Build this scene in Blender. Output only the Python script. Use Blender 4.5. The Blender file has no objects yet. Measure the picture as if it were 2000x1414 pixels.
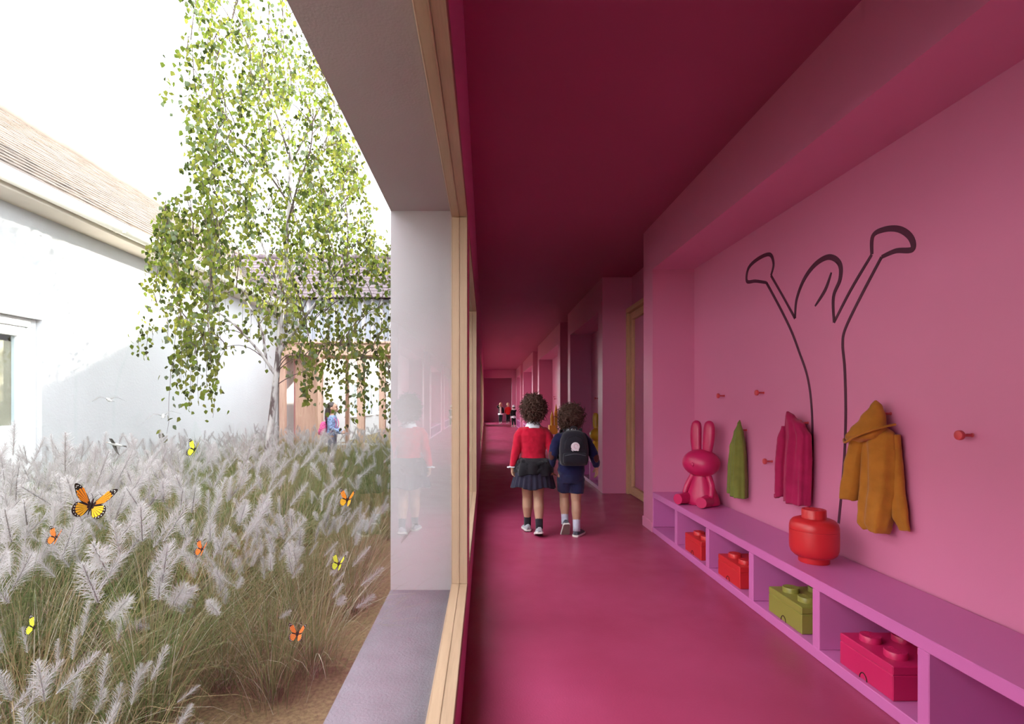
import bpy, bmesh, math, random
from mathutils import Vector, Matrix, Euler, noise
R = random.Random(7)
sc = bpy.context.scene
COL = sc.collection
PI = math.pi

# ------------------------------------------------------------------ camera, sky, sun, exposure
F, VX, VY, H = 1020.0, 948.0, 786.0, 1.14          # focal length and vanishing point for a 2000 x 1414 frame, eye height
cam = bpy.data.cameras.new('camera')
cam.sensor_width = 36.0
cam.lens = 36.0 * F / 2000.0
cam.shift_x = (1000.0 - VX) / 2000.0
cam.shift_y = (VY - 707.0) / 2000.0
cam.clip_start, cam.clip_end = 0.02, 300
camo = bpy.data.objects.new('camera', cam)
camo.location = (0, 0, H)
camo.rotation_euler = (PI / 2, 0, 0)
COL.objects.link(camo)
sc.camera = camo

world = bpy.data.worlds.new('sky')
sc.world = world
world.use_nodes = True
wn = world.node_tree.nodes
bg = wn.get('Background') or wn.new('ShaderNodeBackground')
wo = wn.get('World Output') or wn.new('ShaderNodeOutputWorld')
world.node_tree.links.new(bg.outputs[0], wo.inputs[0])
bg.inputs[0].default_value = (0.90, 0.95, 1.0, 1)
bg.inputs[1].default_value = 7.0

sun = bpy.data.lights.new('sun', 'SUN')
sun.energy = 30.0
sun.angle = 0.04
sun.color = (1.0, 0.93, 0.80)
suno = bpy.data.objects.new('sun', sun)
SUN_DIR = Vector((2.0, 2.22, 1.0)).normalized()     # towards the sun
suno.rotation_euler = SUN_DIR.to_track_quat('Z', 'Y').to_euler()
suno.location = (8, 20, 12)
COL.objects.link(suno)

sc.view_settings.view_transform = 'Standard'
sc.view_settings.look = 'None'
sc.view_settings.gamma = 1.0
sc.view_settings.use_curve_mapping = False
sc.view_settings.exposure = 0.46
sc.cycles.max_bounces = 14
sc.cycles.diffuse_bounces = 3
sc.cycles.transparent_max_bounces = 24
sc.cycles.sample_clamp_indirect = 8.0

# ------------------------------------------------------------------ helpers
def P(px, py, d):                      # world point seen at a pixel at depth d
    return Vector(((px - VX) * d / F, d, H - (py - VY) * d / F))

def srgb(r, g, b):
    def f(c):
        c /= 255.0
        return c / 12.92 if c <= 0.04045 else ((c + 0.055) / 1.055) ** 2.4
    return (f(r), f(g), f(b), 1)

class MB:                              # collects shapes, then links them as ONE mesh object
    def __init__(self):
        self.v, self.f, self.m = [], [], []
    def add(self, vs, fs, mi=0):
        o = len(self.v)
        self.v += [Vector(p) for p in vs]
        self.f += [tuple(i + o for i in f) for f in fs]
        self.m += [mi] * len(fs)
        return self
    def box(self, a, b, mi=0, mats=None):
        x0, y0, z0 = a; x1, y1, z1 = b
        vs = [(x0,y0,z0),(x1,y0,z0),(x1,y1,z0),(x0,y1,z0),(x0,y0,z1),(x1,y0,z1),(x1,y1,z1),(x0,y1,z1)]
        fs = [(0,3,2,1),(4,5,6,7),(0,1,5,4),(1,2,6,5),(2,3,7,6),(3,0,4,7)]
        o = len(self.v)
        self.v += [Vector(p) for p in vs]
        for k, f in enumerate(fs):     # -Z +Z -Y +X +Y -X
            self.f.append(tuple(i + o for i in f)); self.m.append(mats[k] if mats else mi)
        return self
    def cbox(self, a, b, c=0.004, mi=0):   # box with chamfered edges
        x0, y0, z0 = a; x1, y1, z1 = b
        bm = bmesh.new()
        bmesh.ops.create_cube(bm, size=1)
        for v in bm.verts:
            v.co = Vector(((x0+x1)/2 + v.co.x*(x1-x0), (y0+y1)/2 + v.co.y*(y1-y0), (z0+z1)/2 + v.co.z*(z1-z0)))
        c = min(c, 0.45*min(x1-x0, y1-y0, z1-z0))
        bmesh.ops.bevel(bm, geom=bm.edges[:], offset=c, segments=1, affect='EDGES', profile=0.5)
        return self.bm(bm, mi)
    def bm(self, bm, mi=0):
        bm.verts.index_update()
        self.add([v.co.copy() for v in bm.verts], [tuple(v.index for v in f.verts) for f in bm.faces], mi)
        bm.free()
        return self
    def rings(self, rings, cap0=True, cap1=True, mi=0):
        n = len(rings[0]); o = len(self.v)
        for r in rings: self.v += [Vector(p) for p in r]
        for i in range(len(rings) - 1):
            for j in range(n):
                a = o + i*n + j; b = o + i*n + (j+1) % n
                self.f.append((a, b, b+n, a+n)); self.m.append(mi)
        if cap0:
            self.f.append(tuple(o + j for j in reversed(range(n)))); self.m.append(mi)
        if cap1:
            k = o + (len(rings)-1)*n
            self.f.append(tuple(k + j for j in range(n))); self.m.append(mi)
        return self
    def tube(self, pts, rad, sides=8, mi=0, cap=True, flat=1.0, ref=None, round_ends=False):
        pts = [Vector(p) for p in pts]
        if not hasattr(rad, '__len__'): rad = [rad] * len(pts)
        rad = list(rad)
        if round_ends:
            d0 = (pts[0]-pts[1]).normalized(); d1 = (pts[-1]-pts[-2]).normalized()
            p0, p1, r0, r1 = pts[0], pts[-1], rad[0], rad[-1]
            pts = [p0 + d0*r0*s for s in (1.0, 0.92, 0.7, 0.38)] + pts + [p1 + d1*r1*s for s in (0.38, 0.7, 0.92, 1.0)]
            rad = [r0*s for s in (0.05, 0.39, 0.71, 0.92)] + rad + [r1*s for s in (0.92, 0.71, 0.39, 0.05)]
        rings = []; n = len(pts); prev = None
        for i, p in enumerate(pts):
            t = (pts[min(i+1, n-1)] - pts[max(i-1, 0)]).normalized()
            if prev is None:
                u = Vector(ref) if ref is not None else (Vector((0,0,1)) if abs(t.z) < .9 else Vector((0,1,0)))
            else: u = prev
            u = (u - t * u.dot(t))
            if u.length < 1e-6: u = t.orthogonal()
            u.normalize(); prev = u
            w = t.cross(u)
            rings.append([p + u*math.cos(a)*rad[i]*flat + w*math.sin(a)*rad[i] for a in [2*PI*k/sides for k in range(sides)]])
        return self.rings(rings, cap, cap, mi)
    def lathe(self, prof, c=(0,0,0), sides=32, mi=0, sx=1.0, sy=1.0):   # prof: (radius, z)
        rings = [[(c[0] + r*sx*math.cos(2*PI*k/sides), c[1] + r*sy*math.sin(2*PI*k/sides), c[2] + z) for k in range(sides)] for r, z in prof]
        return self.rings(rings, True, True, mi)
    def ball(self, c, rx, ry=None, rz=None, seg=16, mi=0, rot=None):
        ry = rx if ry is None else ry; rz = rx if rz is None else rz
        c = Vector(c); n = max(6, seg // 2); rings = []
        for i in range(n + 1):
            t = -PI/2 + PI * min(max(i / n, 0.012), 0.988)
            ring = []
            for k in range(seg):
                a = 2*PI*k/seg
                q = Vector((rx*math.cos(t)*math.cos(a), ry*math.cos(t)*math.sin(a), rz*math.sin(t)))
                if rot is not None: q = rot @ q
                ring.append(c + q)
            rings.append(ring)
        return self.rings(rings, True, True, mi)
    def ellrings(self, levels, sides=24, mi=0, p=2.0):   # levels: (cx, cy, z, rx, ry) superellipse sections
        rings = []
        for cx, cy, z, rx, ry in levels:
            ring = []
            for k in range(sides):
                a = 2*PI*k/sides; ca, sa = math.cos(a), math.sin(a)
                ring.append((cx + rx*math.copysign(abs(ca)**(2/p), ca), cy + ry*math.copysign(abs(sa)**(2/p), sa), z))
            rings.append(ring)
        return self.rings(rings, True, True, mi)
    def ribbon(self, pts, side, widths, mi=0):           # flat strip
        o = len(self.v); side = Vector(side)
        for p, w in zip(pts, widths):
            self.v += [Vector(p) - side*w/2, Vector(p) + side*w/2]
        for i in range(len(pts)-1):
            a = o + 2*i
            self.f.append((a, a+1, a+3, a+2)); self.m.append(mi)
        return self
    def xf(self, M, start=0):
        for i in range(start, len(self.v)): self.v[i] = M @ self.v[i]
        return self
    def mesh(self, name, mats, smooth=False, off=None):
        me = bpy.data.meshes.new(name)
        vs = self.v if off is None else [p - off for p in self.v]
        me.from_pydata([tuple(p) for p in vs], [], self.f)
        for m in (mats if isinstance(mats, (list, tuple)) else [mats]): me.materials.append(m)
        me.polygons.foreach_set('material_index', self.m)
        if smooth: me.polygons.foreach_set('use_smooth', [True]*len(self.f))
        me.update()
        return me
    def build(self, name, mats, parent=None, smooth=False, angle=None):
        off = wloc(parent) if parent is not None else None
        me = self.mesh(name, mats, smooth, off)
        if angle is not None:
            me.polygons.foreach_set('use_smooth', [True]*len(self.f))
            try: me.set_sharp_from_angle(angle=math.radians(angle))
            except Exception: pass
        return link(name, me, parent)

def link(name, me, parent=None):
    o = bpy.data.objects.new(name, me)
    COL.objects.link(o)
    if parent is not None: o.parent = parent
    return o

def wloc(o):
    v = Vector((0,0,0))
    while o is not None:
        v = v + Vector(o.location); o = o.parent
    return v

def tag(o, label=None, cat=None, group=None, kind=None):
    if label: o['label'] = label
    if cat: o['category'] = cat
    if group: o['group'] = group
    if kind: o['kind'] = kind
    return o

def thing(name, label, cat, loc=(0,0,0), group=None):
    o = bpy.data.objects.new(name, None)
    o.empty_display_size = 0.05
    o.location = loc
    COL.objects.link(o)
    return tag(o, label, cat, group)

def struct(name, mb, mats, parent=None, smooth=False):
    o = mb.build(name, mats, parent, smooth)
    if parent is None: o['kind'] = 'structure'
    return o

def copy_tree(o, parent=None):
    c = o.copy(); COL.objects.link(c)
    if parent is not None: c.parent = parent
    for ch in list(o.children): copy_tree(ch, c)
    return c

def fuse(mb, voxel, iters=4, factor=0.5, disp=None, name='m', off=None):
    me = mb.mesh(name, [], False, off)
    o = bpy.data.objects.new('tmp', me); COL.objects.link(o)
    r = o.modifiers.new('r', 'REMESH'); r.mode = 'VOXEL'; r.voxel_size = voxel
    if iters:
        s = o.modifiers.new('s', 'SMOOTH'); s.factor = factor; s.iterations = iters
    dg = bpy.context.evaluated_depsgraph_get()
    out = bpy.data.meshes.new_from_object(o.evaluated_get(dg))
    bpy.data.objects.remove(o); bpy.data.meshes.remove(me)
    if disp:
        nrm = [v.normal.copy() for v in out.vertices]
        for v, n in zip(out.vertices, nrm): v.co = v.co + n * disp(v.co, n)
    out.polygons.foreach_set('use_smooth', [True]*len(out.polygons))
    out.name = name
    out.update()
    return out

def fused(name, mb, mat, parent, voxel, iters=4, disp=None):
    me = fuse(mb, voxel, iters, 0.5, disp, name, wloc(parent))
    me.materials.append(mat)
    return link(name, me, parent)

def smooth_pts(pts, n=8, closed=False):      # Catmull-Rom through points
    pts = [Vector(p) for p in pts]; out = []; m = len(pts)
    for i in range(m if closed else m - 1):
        g = (lambda k: pts[k % m]) if closed else (lambda k: pts[min(max(k, 0), m-1)])
        p0, p1, p2, p3 = g(i-1), g(i), g(i+1), g(i+2)
        for j in range(n):
            t = j / n
            out.append(0.5*((2*p1) + (p2-p0)*t + (2*p0-5*p1+4*p2-p3)*t*t + (3*p1-p0-3*p2+p3)*t**3))
    if not closed: out.append(pts[-1])
    return out

# ------------------------------------------------------------------ materials
def new_mat(name):
    m = bpy.data.materials.new(name); m.use_nodes = True
    nt = m.node_tree
    bs = nt.nodes.get('Principled BSDF')
    return m, nt, bs

def tex(nt, kind='ShaderNodeTexNoise', scale=5.0, detail=3.0, stretch=None, coord='Object'):
    tc = nt.nodes.new('ShaderNodeTexCoord'); mp = nt.nodes.new('ShaderNodeMapping')
    t = nt.nodes.new(kind)
    nt.links.new(tc.outputs[coord], mp.inputs[0]); nt.links.new(mp.outputs[0], t.inputs[0])
    t.inputs['Scale'].default_value = scale
    if 'Detail' in t.inputs: t.inputs['Detail'].default_value = detail
    if stretch: mp.inputs['Scale'].default_value = stretch
    return t

def ramp(nt, fac, stops):
    r = nt.nodes.new('ShaderNodeValToRGB')
    el = r.color_ramp.elements
    el[0].position, el[0].color = stops[0]; el[1].position, el[1].color = stops[-1]
    for p, c in stops[1:-1]:
        e = el.new(p); e.color = c
    nt.links.new(fac, r.inputs[0])
    return r

def grey(v): return (v, v, v, 1)
def mul(c, k): return (min(c[0]*k,1), min(c[1]*k,1), min(c[2]*k,1), 1)

def plain(name, col, rough=0.5, spec=0.5, var=0.08, scale=6.0, bump=0.0, bscale=60.0, stretch=None, sheen=0.0):
    m, nt, bs = new_mat(name)
    t = tex(nt, scale=scale, stretch=stretch)
    r = ramp(nt, t.outputs['Fac'], [(0.3, mul(col, 1-var)), (0.7, mul(col, 1+var))])
    nt.links.new(r.outputs[0], bs.inputs['Base Color'])
    bs.inputs['Roughness'].default_value = rough
    bs.inputs['Specular IOR Level'].default_value = spec
    if sheen:
        bs.inputs['Sheen Weight'].default_value = sheen
    if bump:
        b = nt.nodes.new('ShaderNodeBump'); t2 = tex(nt, scale=bscale, detail=4.0)
        b.inputs['Strength'].default_value = bump; b.inputs['Distance'].default_value = 0.01
        nt.links.new(t2.outputs['Fac'], b.inputs['Height']); nt.links.new(b.outputs[0], bs.inputs['Normal'])
    return m

def wood(name, c1, c2, axis='z', rough=0.55):
    m, nt, bs = new_mat(name)
    st = {'x': (1.2, 22, 22), 'y': (22, 1.2, 22), 'z': (22, 22, 1.2)}[axis]
    t = tex(nt, scale=2.0, detail=5.0, stretch=st)
    r = ramp(nt, t.outputs['Fac'], [(0.3, c1), (0.7, c2)])
    t2 = tex(nt, scale=9.0, detail=2.0, stretch=st)
    mx = nt.nodes.new('ShaderNodeMixRGB'); mx.blend_type = 'MULTIPLY'; mx.inputs[0].default_value = 0.30
    r2 = ramp(nt, t2.outputs['Fac'], [(0.35, grey(0.72)), (0.6, grey(1.0))])
    nt.links.new(r.outputs[0], mx.inputs[1]); nt.links.new(r2.outputs[0], mx.inputs[2])
    nt.links.new(mx.outputs[0], bs.inputs['Base Color'])
    bs.inputs['Roughness'].default_value = rough
    b = nt.nodes.new('ShaderNodeBump'); b.inputs['Strength'].default_value = 0.15; b.inputs['Distance'].default_value = 0.003
    nt.links.new(t2.outputs['Fac'], b.inputs['Height']); nt.links.new(b.outputs[0], bs.inputs['Normal'])
    return m

def glass(name, tint=(1,1,1,1), base=0.04, top=0.90):
    m, nt, bs = new_mat(name)
    nt.nodes.remove(bs)
    out = nt.nodes['Material Output']
    tr = nt.nodes.new('ShaderNodeBsdfTransparent'); tr.inputs[0].default_value = tint
    gl = nt.nodes.new('ShaderNodeBsdfGlossy'); gl.inputs['Roughness'].default_value = 0.0
    lw = nt.nodes.new('ShaderNodeLayerWeight'); lw.inputs['Blend'].default_value = 0.5
    pw = nt.nodes.new('ShaderNodeMath'); pw.operation = 'POWER'; pw.inputs[1].default_value = 5.0
    ma = nt.nodes.new('ShaderNodeMath'); ma.operation = 'MULTIPLY_ADD'; ma.inputs[1].default_value = top; ma.inputs[2].default_value = base
    mx = nt.nodes.new('ShaderNodeMixShader')
    nt.links.new(lw.outputs['Facing'], pw.inputs[0]); nt.links.new(pw.outputs[0], ma.inputs[0])
    nt.links.new(ma.outputs[0], mx.inputs[0]); nt.links.new(tr.outputs[0], mx.inputs[1]); nt.links.new(gl.outputs[0], mx.inputs[2])
    nt.links.new(mx.outputs[0], out.inputs[0])
    return m

def leafy(name, col, trans=0.5, var=0.2):
    m, nt, bs = new_mat(name)
    nt.nodes.remove(bs)
    out = nt.nodes['Material Output']
    t = tex(nt, scale=3.0)
    r = ramp(nt, t.outputs['Fac'], [(0.3, mul(col, 1-var)), (0.7, mul(col, 1+var))])
    d = nt.nodes.new('ShaderNodeBsdfDiffuse'); tl = nt.nodes.new('ShaderNodeBsdfTranslucent'); mx = nt.nodes.new('ShaderNodeMixShader')
    mx.inputs[0].default_value = trans
    nt.links.new(r.outputs[0], d.inputs[0]); nt.links.new(r.outputs[0], tl.inputs[0])
    nt.links.new(d.outputs[0], mx.inputs[1]); nt.links.new(tl.outputs[0], mx.inputs[2]); nt.links.new(mx.outputs[0], out.inputs[0])
    return m

PINK = (0.71, 0.215, 0.385, 1)
M = {}
M['pink'] = plain('pink_paint', PINK, 0.42, 0.45, 0.02, 1.5, 0.03, 180)
M['bench'] = plain('bench_lacquer', (0.60, 0.150, 0.41, 1), 0.32, 0.5, 0.02, 1.5)
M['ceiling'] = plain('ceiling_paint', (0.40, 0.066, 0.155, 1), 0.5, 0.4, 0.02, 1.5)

def floor_mat():
    m, nt, bs = new_mat('red_resin_floor')
    t = tex(nt, scale=1.4, detail=6.0)
    r = ramp(nt, t.outputs['Fac'], [(0.35, (0.33, 0.038, 0.095, 1)), (0.65, (0.38, 0.050, 0.125, 1))])
    nt.links.new(r.outputs[0], bs.inputs['Base Color'])
    t2 = tex(nt, scale=4.5, detail=6.0)
    r2 = ramp(nt, t2.outputs['Fac'], [(0.25, grey(0.27)), (0.75, grey(0.42))])
    nt.links.new(r2.outputs[0], bs.inputs['Roughness'])
    bs.inputs['Specular IOR Level'].default_value = 0.5
    t3 = tex(nt, scale=130.0, detail=3.0)
    b = nt.nodes.new('ShaderNodeBump'); b.inputs['Strength'].default_value = 0.16; b.inputs['Distance'].default_value = 0.004
    nt.links.new(t3.outputs['Fac'], b.inputs['Height']); nt.links.new(b.outputs[0], bs.inputs['Normal'])
    return m
M['floor'] = floor_mat()
M['render'] = plain('white_render', (0.50, 0.505, 0.515, 1), 0.9, 0.2, 0.03, 2.0, 0.35, 45)
M['reveal'] = plain('pale_concrete', (0.40, 0.365, 0.375, 1), 0.75, 0.3, 0.04, 3.0, 0.12, 140)
M['sill'] = plain('grey_concrete_sill', (0.155, 0.142, 0.162, 1), 0.7, 0.35, 0.10, 9.0, 0.45, 120)
OAK1, OAK2 = (0.40, 0.255, 0.155, 1), (0.46, 0.30, 0.19, 1)
for ax in 'xyz':
    M['oak_' + ax] = wood('oak_' + ax, OAK1, OAK2, ax)
    M['sash_' + ax] = wood('oak_sash_' + ax, mul(OAK1, 0.84), mul(OAK2, 0.84), ax)
    M['dooroak_' + ax] = wood('door_oak_' + ax, (0.60, 0.33, 0.18, 1), (0.70, 0.41, 0.24, 1), ax)
    M['timber_' + ax] = wood('timber_' + ax, (0.55, 0.33, 0.24, 1), (0.70, 0.47, 0.36, 1), ax, 0.8)
M['glass'] = glass('window_glass', (0.985, 0.985, 0.985, 1), 0.025, 0.44)
M['glass_far'] = glass('far_glass', (0.9, 0.95, 0.97, 1), 0.06, 0.8)
M['frame_white'] = plain('white_frame', (0.80, 0.82, 0.82, 1), 0.4, 0.5, 0.02)
M['roof'] = plain('pale_clay_tile', (0.115, 0.096, 0.083, 1), 0.95, 0.05, 0.14, 3.0)
M['roof2'] = plain('mauve_clay_tile', (0.16, 0.125, 0.135, 1), 0.95, 0.05, 0.2, 3.0)
M['under'] = plain('roof_batten_dark', (0.012, 0.009, 0.009, 1), 0.9, 0.05)
M['gutter'] = plain('cream_gutter', (0.80, 0.77, 0.68, 1), 0.45, 0.4, 0.02)
M['soffit'] = plain('beige_soffit', (0.70, 0.64, 0.56, 1), 0.8, 0.2, 0.04)
M['beige'] = plain('beige_wall', (0.46, 0.37, 0.25, 1), 0.85, 0.2, 0.05, 12, 0.3, 60)
M['clad'] = plain('pale_cladding', (0.50, 0.46, 0.48, 1), 0.5, 0.4, 0.05)
M['clad_back'] = plain('blue_grey_cladding', (0.36, 0.38, 0.44, 1), 0.5, 0.4, 0.05)
M['gravel'] = plain('ochre_gravel', (0.19, 0.140, 0.068, 1), 0.95, 0.1, 0.35, 60, 0.8, 150)
# ------------------------------------------------------------------ the corridor shell
XL, XO, XR, XB, ZC, ZR = -0.0875, -0.469, 1.469, 1.835, 2.71, 2.31
Y0, Y1, YE = -5.0, 25.2, 32.0
WIN = [(0.03, 2.585), (2.80, 5.215), (9.6, 12.3), (12.7, 15.4), (15.8, 18.5), (18.9, 21.6), (22.0, 24.6), (27.0, 29.6)]
WZ0, WZ1 = 0.212, 2.088
wm = [M['reveal'], M['pink'], M['sill'], M['render']]
mb = MB(); y = Y0
def wl(y0, y1, z0, z1, top=0): mb.box((XO, y0, z0), (XL, y1, z1), mats=[0, top, 0, 1, 0, 3])
for a, b in WIN:
    wl(y, a, -0.3, 2.95); wl(a, b, -0.3, WZ0, 2); wl(a, b, WZ1, 2.95); y = b
wl(y, YE, -0.3, 2.95)
struct('wall_left', mb, wm)

def corridor_window(n, a, b):
    w = bpy.data.objects.new('window_%d' % n, None); COL.objects.link(w)
    w.location = (XL, (a+b)/2, WZ0); w['kind'] = 'structure'
    t = 0.048
    for (x0, x1, key, nm, e) in ((-0.165, -0.126, 'oak_', 'frame_rail', 0.0), (-0.126, XL, 'sash_', 'sash_rail', 0.003)):
        for z0, z1 in ((WZ0, WZ0 + t - e), (WZ1 - t + e, WZ1)):
            MB().cbox((x0, a, z0), (x1, b, z1), 0.002).build(nm, M[key + 'y'], w)
        for y0, y1 in ((a, a + t - e), (b - t + e, b)):
            MB().cbox((x0, y0, WZ0 + t - e), (x1, y1, WZ1 - t + e), 0.002).build(nm.replace('rail', 'post'), M[key + 'z'], w)
    MB().box((-0.1285, a + t - 0.004, WZ0 + t - 0.004), (-0.1245, b - t + 0.004, WZ1 - t + 0.004)).build('pane', M['glass'], w)
    return w
for i, (a, b) in enumerate(WIN): corridor_window(i + 1, a, b)

PIERS = [(Y0, -1.3), (4.587, 4.85), (6.55, 6.80), (9.05, 9.30), (10.26, 10.60), (14.30, 14.65), (16.16, 16.50), (20.20, 20.50), (21.80, 22.10), (24.60, 25.20)]
RECESS = [(-1.3, 4.587), (6.80, 9.05), (10.60, 14.30), (16.50, 20.20), (22.10, 24.60)]
NICHE = [(4.85, 6.55), (9.30, 10.26), (14.65, 16.16), (20.50, 21.80)]
struct('wall_right', MB().box((XB, Y0, 0), (XB + 0.2, YE, 2.95)), M['pink'])
for a, b in PIERS: struct('wall_right', MB().box((XR, a, 0), (XB, b, ZC)), M['pink'])
for a, b in RECESS: struct('wall_right', MB().box((XR, a, ZR), (XB, b, ZC)), M['pink'])
mb = MB().cbox((XR - 0.009, 4.587, 0), (XR, 4.859, 0.09), 0.003)
mb.cbox((XR, 4.85, 0), (XB, 4.859, 0.09), 0.003)
struct('baseboard_right', mb, M['pink'])
struct('ceiling', MB().box((XL, Y0, ZC), (XB + 0.2, YE, 2.95)), M['ceiling'])
struct('floor', MB().box((XL, Y0, -0.12), (XB + 0.2, YE, 0.0)), M['floor'])
struct('wall_back', MB().box((XO, Y0 - 0.2, -0.1), (XB + 0.2, Y0, 2.95)), M['pink'])
struct('wall_front', MB().box((XO, YE, -0.1), (XB + 0.2, YE + 0.2, 2.95)), M['pink'])
mb = MB().box((XL, Y1, 2.33), (XB, Y1 + 0.25, ZC)).box((1.275, Y1, 0), (XB, Y1 + 0.25, 2.33)).box((XL, Y1, 0), (XL + 0.04, Y1 + 0.25, 2.33))
struct('trim_1', mb, M['pink'])
struct('roof_1', MB().box((XO - 0.06, Y0 - 0.3, 2.95), (XB + 0.5, YE + 0.4, 3.03)), M['reveal'])

def niche_door(n, a, b):
    d = bpy.data.objects.new('door_%d' % n, None); COL.objects.link(d)
    d.location = (XB, (a+b)/2, 0); d['kind'] = 'structure'
    x0, x1 = XB - 0.075, XB - 0.002
    y1 = b - 0.004; y0 = max(a + 0.05, b - 1.12)
    for (ya, yb) in ((y0, y0 + 0.055), (y1 - 0.055, y1)):
        MB().cbox((x0, ya, 0), (x1, yb, ZR - 0.055), 0.004).build('casing', M['dooroak_z'], d)
    MB().cbox((x0, y0, ZR - 0.055), (x1, y1, ZR), 0.004).build('casing', M['dooroak_y'], d)
    lf0, lf1 = y0 + 0.06, y1 - 0.06
    leaf = MB().cbox((x0 + 0.03, lf0, 0.01), (x1, lf0 + 0.09, ZR - 0.065), 0.004)
    leaf.cbox((x0 + 0.03, lf1 - 0.09, 0.01), (x1, lf1, ZR - 0.065), 0.004)
    lo = leaf.build('door_stile', M['dooroak_z'], d)
    r = MB().cbox((x0 + 0.03, lf0 + 0.09, 0.01), (x1, lf1 - 0.09, 0.11), 0.004).cbox((x0 + 0.03, lf0 + 0.09, ZR - 0.155), (x1, lf1 - 0.09, ZR - 0.065), 0.004)
    r.build('door_rail', M['dooroak_y'], d)
    MB().box((x0 + 0.05, lf0 + 0.09, 0.11), (x0 + 0.056, lf1 - 0.09, ZR - 0.155)).build('door_pane', M['glass'], d)
    h = MB().tube([(x0 + 0.03, lf0 + 0.05, 1.0), (x0 - 0.01, lf0 + 0.05, 1.0), (x0 - 0.02, lf0 + 0.06, 1.0), (x0 - 0.02, lf0 + 0.15, 1.0)], 0.008, 8)
    h.build('door_handle', M['steel'], d, True)
M['steel'] = plain('brushed_steel', (0.55, 0.55, 0.56, 1), 0.3, 0.6, 0.05)
for i, (a, b) in enumerate(NICHE): niche_door(i + 1, a, b)

# built-in benches, one per recess
def bench(a, b, divs, label):
    t = thing('storage_bench', label, 'bench', ((XR+XB)/2, (a+b)/2, 0), 'built-in cubby benches')
    k = 0.048; xb = XB - 0.014; g = 0.0012
    MB().cbox((XR, a, 0.307), (xb, b, 0.355), 0.003).build('seat', M['bench'], t)
    MB().cbox((XR, a, 0), (xb, b, k), 0.003).build('bottom_board', M['bench'], t)
    MB().box((xb - 0.012, a, k), (xb, b, 0.307)).build('back_panel', M['bench'], t)
    for y in divs:
        MB().cbox((XR + g, y - k/2, k), (xb - 0.012, y + k/2, 0.307), 0.003).build('divider', M['bench'], t)
    MB().cbox((XR + g, b - 0.014, k), (xb - 0.012, b, 0.307), 0.003).build('divider', M['bench'], t)
    return t
D1 = [4.033, 3.463, 2.893, 2.325, 1.755, 1.185, 0.615, 0.045, -0.525]
bench(-1.3, 4.587, D1, 'long pink cubby bench under the coat pegs and line mural, holding the coloured bins')
for (a, b), lab in zip(RECESS[1:], ['pink cubby bench in the dark recess beside the walking boy', 'pink cubby bench under the golden toy castle', 'pink cubby bench in the fourth recess down the hall', 'small pink cubby bench in the last recess before the far doorway']):
    n = int((b - a) / 0.57); bench(a, b, [b - (i+1)*(b-a)/(n+1) for i in range(n)], lab)

# ------------------------------------------------------------------ courtyard: ground, house, covered walkway
struct('ground', MB().box((-30, -20, -0.25), (XO, 60, -0.03)), M['gravel'])
HX = -4.2
house = thing('house', 'white rendered house with a pale tiled roof and cream gutter across the garden', 'house', (HX - 1.5, 6, -0.03))
mb = MB()
def hw(y0, y1, z0, z1): mb.box((HX - 0.3, y0, z0), (HX, y1, z1))
openings = [(2.4, 4.947, -0.03, 1.92), (16.3, 17.5, 0.72, 1.8), (18.2, 19.4, 0.72, 1.8), (20.1, 21.3, 0.72, 1.8)]
y = -3.0
for a, b, z0, z1 in openings:
    hw(y, a, -0.03, 2.9)
    if z0 > 0: hw(a, b, -0.03, z0)
    hw(a, b, z1, 2.9); y = b
hw(y, 27, -0.03, 2.9)
mb.build('wall', M['render'], house)
MB().box((HX - 3, -3, -0.03), (HX - 2.9, 27, 2.9)).build('inner_wall', M['beige'], house)
MB().box((HX - 0.3, -3.0, 2.9), (-3.92, 27, 2.96)).build('soffit', M['soffit'], house)
MB().box((-3.945, -3.0, 2.962), (-3.92, 27, 3.03)).build('fascia_board', M['gutter'], house)
gp = []
for k in range(13):
    a = PI + PI * k / 12
    gp.append((-3.858 + 0.066*math.cos(a), 3.02 + 0.10*math.sin(a)))
gp += [(-3.858 + 0.058*math.cos(PI + PI*k/12), 3.024 + 0.09*math.sin(PI + PI*k/12)) for k in range(12, -1, -1)]
MB().rings([[(x, yy, z) for x, z in gp] for yy in (-3.0, 27.0)]).build('gutter', M['gutter'], house, True)
for yy in (-2.5, 1.5, 5.5, 9.5, 13.5):
    MB().box((-3.93, yy, 2.93), (-3.80, yy + 0.02, 2.945)).build('gutter_bracket', M['gutter'], house)
SL = Vector((-1, 0, 0.75)).normalized(); SN = Vector((0.75, 0, 1)).normalized()
e0 = Vector((-3.87, 0, 3.035)); SLEN = 3.70
mb = MB()
q0, q1 = e0 - SN*0.02, e0 + SL*SLEN - SN*0.02
q2 = Vector((q1.x - (q0.x - q1.x)*0 - 2.96, 0, q0.z))
mb.rings([[(q.x, yy, q.z) for q in (q0, q1, q2)] for yy in (-3.0, 27.0)])
mb.build('roof_deck', M['under'], house)
tile_me = MB().box((-0.082, 0.0, 0.0), (0.082, 0.19, 0.016)).mesh('roof_tile', M['roof'])
def tile_mat(o, up, nrm, along, jit=0.0):
    tilt = Matrix.Rotation(-0.075 + R.uniform(-.02, .02), 4, 'X')
    B = Matrix((along, up, nrm)).transposed().to_4x4(); B.translation = o
    return B @ Matrix.Rotation(R.uniform(-jit, jit), 4, 'Z') @ tilt
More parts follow.
